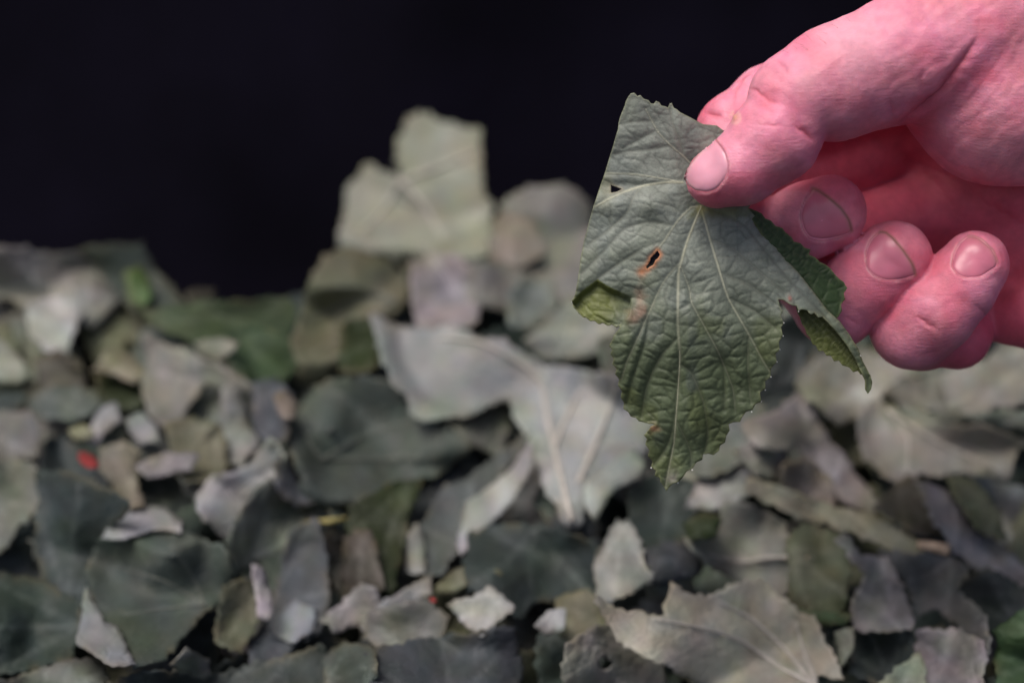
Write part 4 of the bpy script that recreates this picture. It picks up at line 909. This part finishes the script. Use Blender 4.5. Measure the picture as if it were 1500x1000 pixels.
# back lobe, seen behind the fold, and the turned-under right lobe
def lobe(name, poly, zf, c0, veins, label, seed, flip=False):
    out = np.array(poly, float); xs_ = np.arange(out[:, 0].min(), out[:, 0].max(), 2.2); ys_ = np.arange(out[:, 1].min(), out[:, 1].max(), 2.2)
    X_, Y_ = np.meshgrid(xs_, ys_); x, y = X_.ravel(), Y_.ravel(); k_ = inside(x, y, out); x, y = x[k_], y[k_]; k_ = seg_dist(x, y, out, True) > .9; x, y = x[k_], y[k_]
    oc = []
    for a, b in zip(out, np.roll(out, -1, 0)):
        n_ = max(1, int(np.linalg.norm(b-a)/2.5)); oc += [a+(b-a)*t_/n_ for t_ in range(n_)]
    vv, _, ff, _, _, _ = delaunay_2d_cdt([Vector(p_) for p_ in oc]+[Vector((a, b)) for a, b in zip(x, y)], [], [list(range(len(oc)))], 1, 1e-4)
    V2 = np.array([(v.x, v.y) for v in vv]); x, y = V2[:, 0], V2[:, 1]
    bv, pl_ = vein_field(x, y, veins); se = np.stack([np.random.default_rng(seed).uniform(out[:, 0].min(), out[:, 0].max(), 160), np.random.default_rng(seed+1).uniform(out[:, 1].min(), out[:, 1].max(), 160)], 1)
    e_, ci = cells(x, y, se, 1, 1); C_ = np.tile(np.array(c0), (len(x), 1))*(1+.15*vnoise(x/14, y/14, seed))[:, None]*(1-.3*np.exp(-e_/1.0))[:, None]  # cell borders darkened here too, groove shade in the colour
    C_ = C_*(1-.6*pl_[:, None])+np.array([.26, .28, .12])*.6*pl_[:, None]; e2 = np.exp(-seg_dist(x, y, out, True)/1.4)[:, None]*.5; C_ = C_*(1-e2)+np.array([.26, .28, .12])*e2
    z = zf(x, y)-1.8*(1-np.exp(-e_/2))-1.2*(1-np.exp(-bv/6))
    o = mesh_obj(name, LW(x, y, z), np.array([tuple(f) for f in ff]), M_HELD, LR, C_); o['label'] = label
    s__ = o.modifiers.new('thickness', 'SOLIDIFY'); s__.thickness = .0002; s__.offset = 0
    return o
lobe('folded_lobe', [(1092,303),(1100,306),(1108,309),(1116,313),(1121,320),(1129,323),(1136,331),(1146,334),(1151,341),(1159,347),(1163,354),(1172,356),(1179,363),(1187,365),(1185,373),(1194,377),(1201,384),(1210,388),(1217,394),(1223,402),(1230,409),(1236,413),(1241,422),(1236,430),(1238,438),(1232,446),(1233,455),(1228,464),(1222,468),(1205,456),(1188,434),(1172,412),(1150,390),(1128,366),(1112,338),(1098,318)],
     lambda x, y: 12+7*sstep(0, 40, seg_dist(x, y, RIDGE)), (.032, .058, .020), [([(1100,310),(1150,358),(1200,400),(1232,428)], 1, .2), ([(1150,358),(1180,370)], 1, .1), ([(1175,380),(1190,420),(1215,452)], 1, .15)], 'dark green lobe folded behind the blade', 201)
lobe('turned_lobe', [(1166,447),(1185,452),(1200,458),(1214,466),(1232,478),(1247,498),(1258,514),(1264,532),(1265,545),(1261,549),(1256,543),(1250,545),(1244,538),(1234,535),(1229,528),(1222,529),(1217,521),(1211,521),(1206,514),(1199,514),(1195,506),(1190,504),(1187,495),(1182,490),(1179,480),(1175,475),(1172,465),(1168,458)],
     lambda x, y: 14+5*sstep(0, 30, seg_dist(x, y, RIDGE)), (.088, .105, .026), [([(1180,458),(1210,490),(1240,522),(1260,540)], 1.0, .8), ([(1192,462),(1222,492),(1252,528)], .9, .6), ([(1205,464),(1235,494),(1262,528)], .9, .7), ([(1174,464),(1195,494),(1215,516)], .8, .4)], 'olive underside of the right lobe turned under', 221)
# raised main ribs
for pts, r0, n_ in [(VE[0][0], 1.15, 1), (VE[1][0][:5], .8, 1), (VE[10][0], .9, 1)]:
    L = catmull(pts, 6, closed=False); bv, _ = vein_field(L[:, 0], L[:, 1], VE)
    z = held_depth(L[:, 0], L[:, 1])-.3; tube('vein', LW(L[:, 0], L[:, 1], z), np.linspace(1, .15, len(L))*r0*S, M_VEINH, LR, sides=6)
# tiny pale glands at the tips of the teeth
for (x, y) in [(1148,473),(1147,492),(1142,512),(1138,530),(1129,552),(1121,571),(1115,588),(1101,603),(954,685),(1014,688),(993,707),(843,432),(838,442),(903,479),(1170,456),(1260,521)]:
    z = float(held_depth(np.array([x*1.]), np.array([y*1.]))[0])-2; c_ = LW(np.array(x*1.), np.array(y*1.), z); r0 = 1.15*S
    V = []; Fs = []
    for i in range(1, 5):
        for j in range(8):
            a_, b_ = math.pi*i/5, 2*math.pi*j/8; V.append(c_+r0*np.array([math.sin(a_)*math.cos(b_), math.sin(a_)*math.sin(b_), math.cos(a_)]))
    V += [c_+[0, 0, r0], c_-[0, 0, r0]]
    for i in range(3):
        for j in range(8): Fs.append((i*8+j, (i+1)*8+j, (i+1)*8+(j+1) % 8, i*8+(j+1) % 8))
    for j in range(8): Fs += [(32, j, (j+1) % 8), (33, 24+(j+1) % 8, 24+j)]
    mesh_obj('gland', V, Fs, M_DEW, LR)
base = Vector(W(1027, 300, D0)); LR.location = base
for ch in LR.children: ch.matrix_parent_inverse = Matrix.Translation(-base)
tag(LR, 'crinkled grey-green leaf held between thumb and fingers in sharp focus', 'leaf')
print('tris', sum(len(o.data.polygons) for o in bpy.data.objects if o.type == 'MESH'))
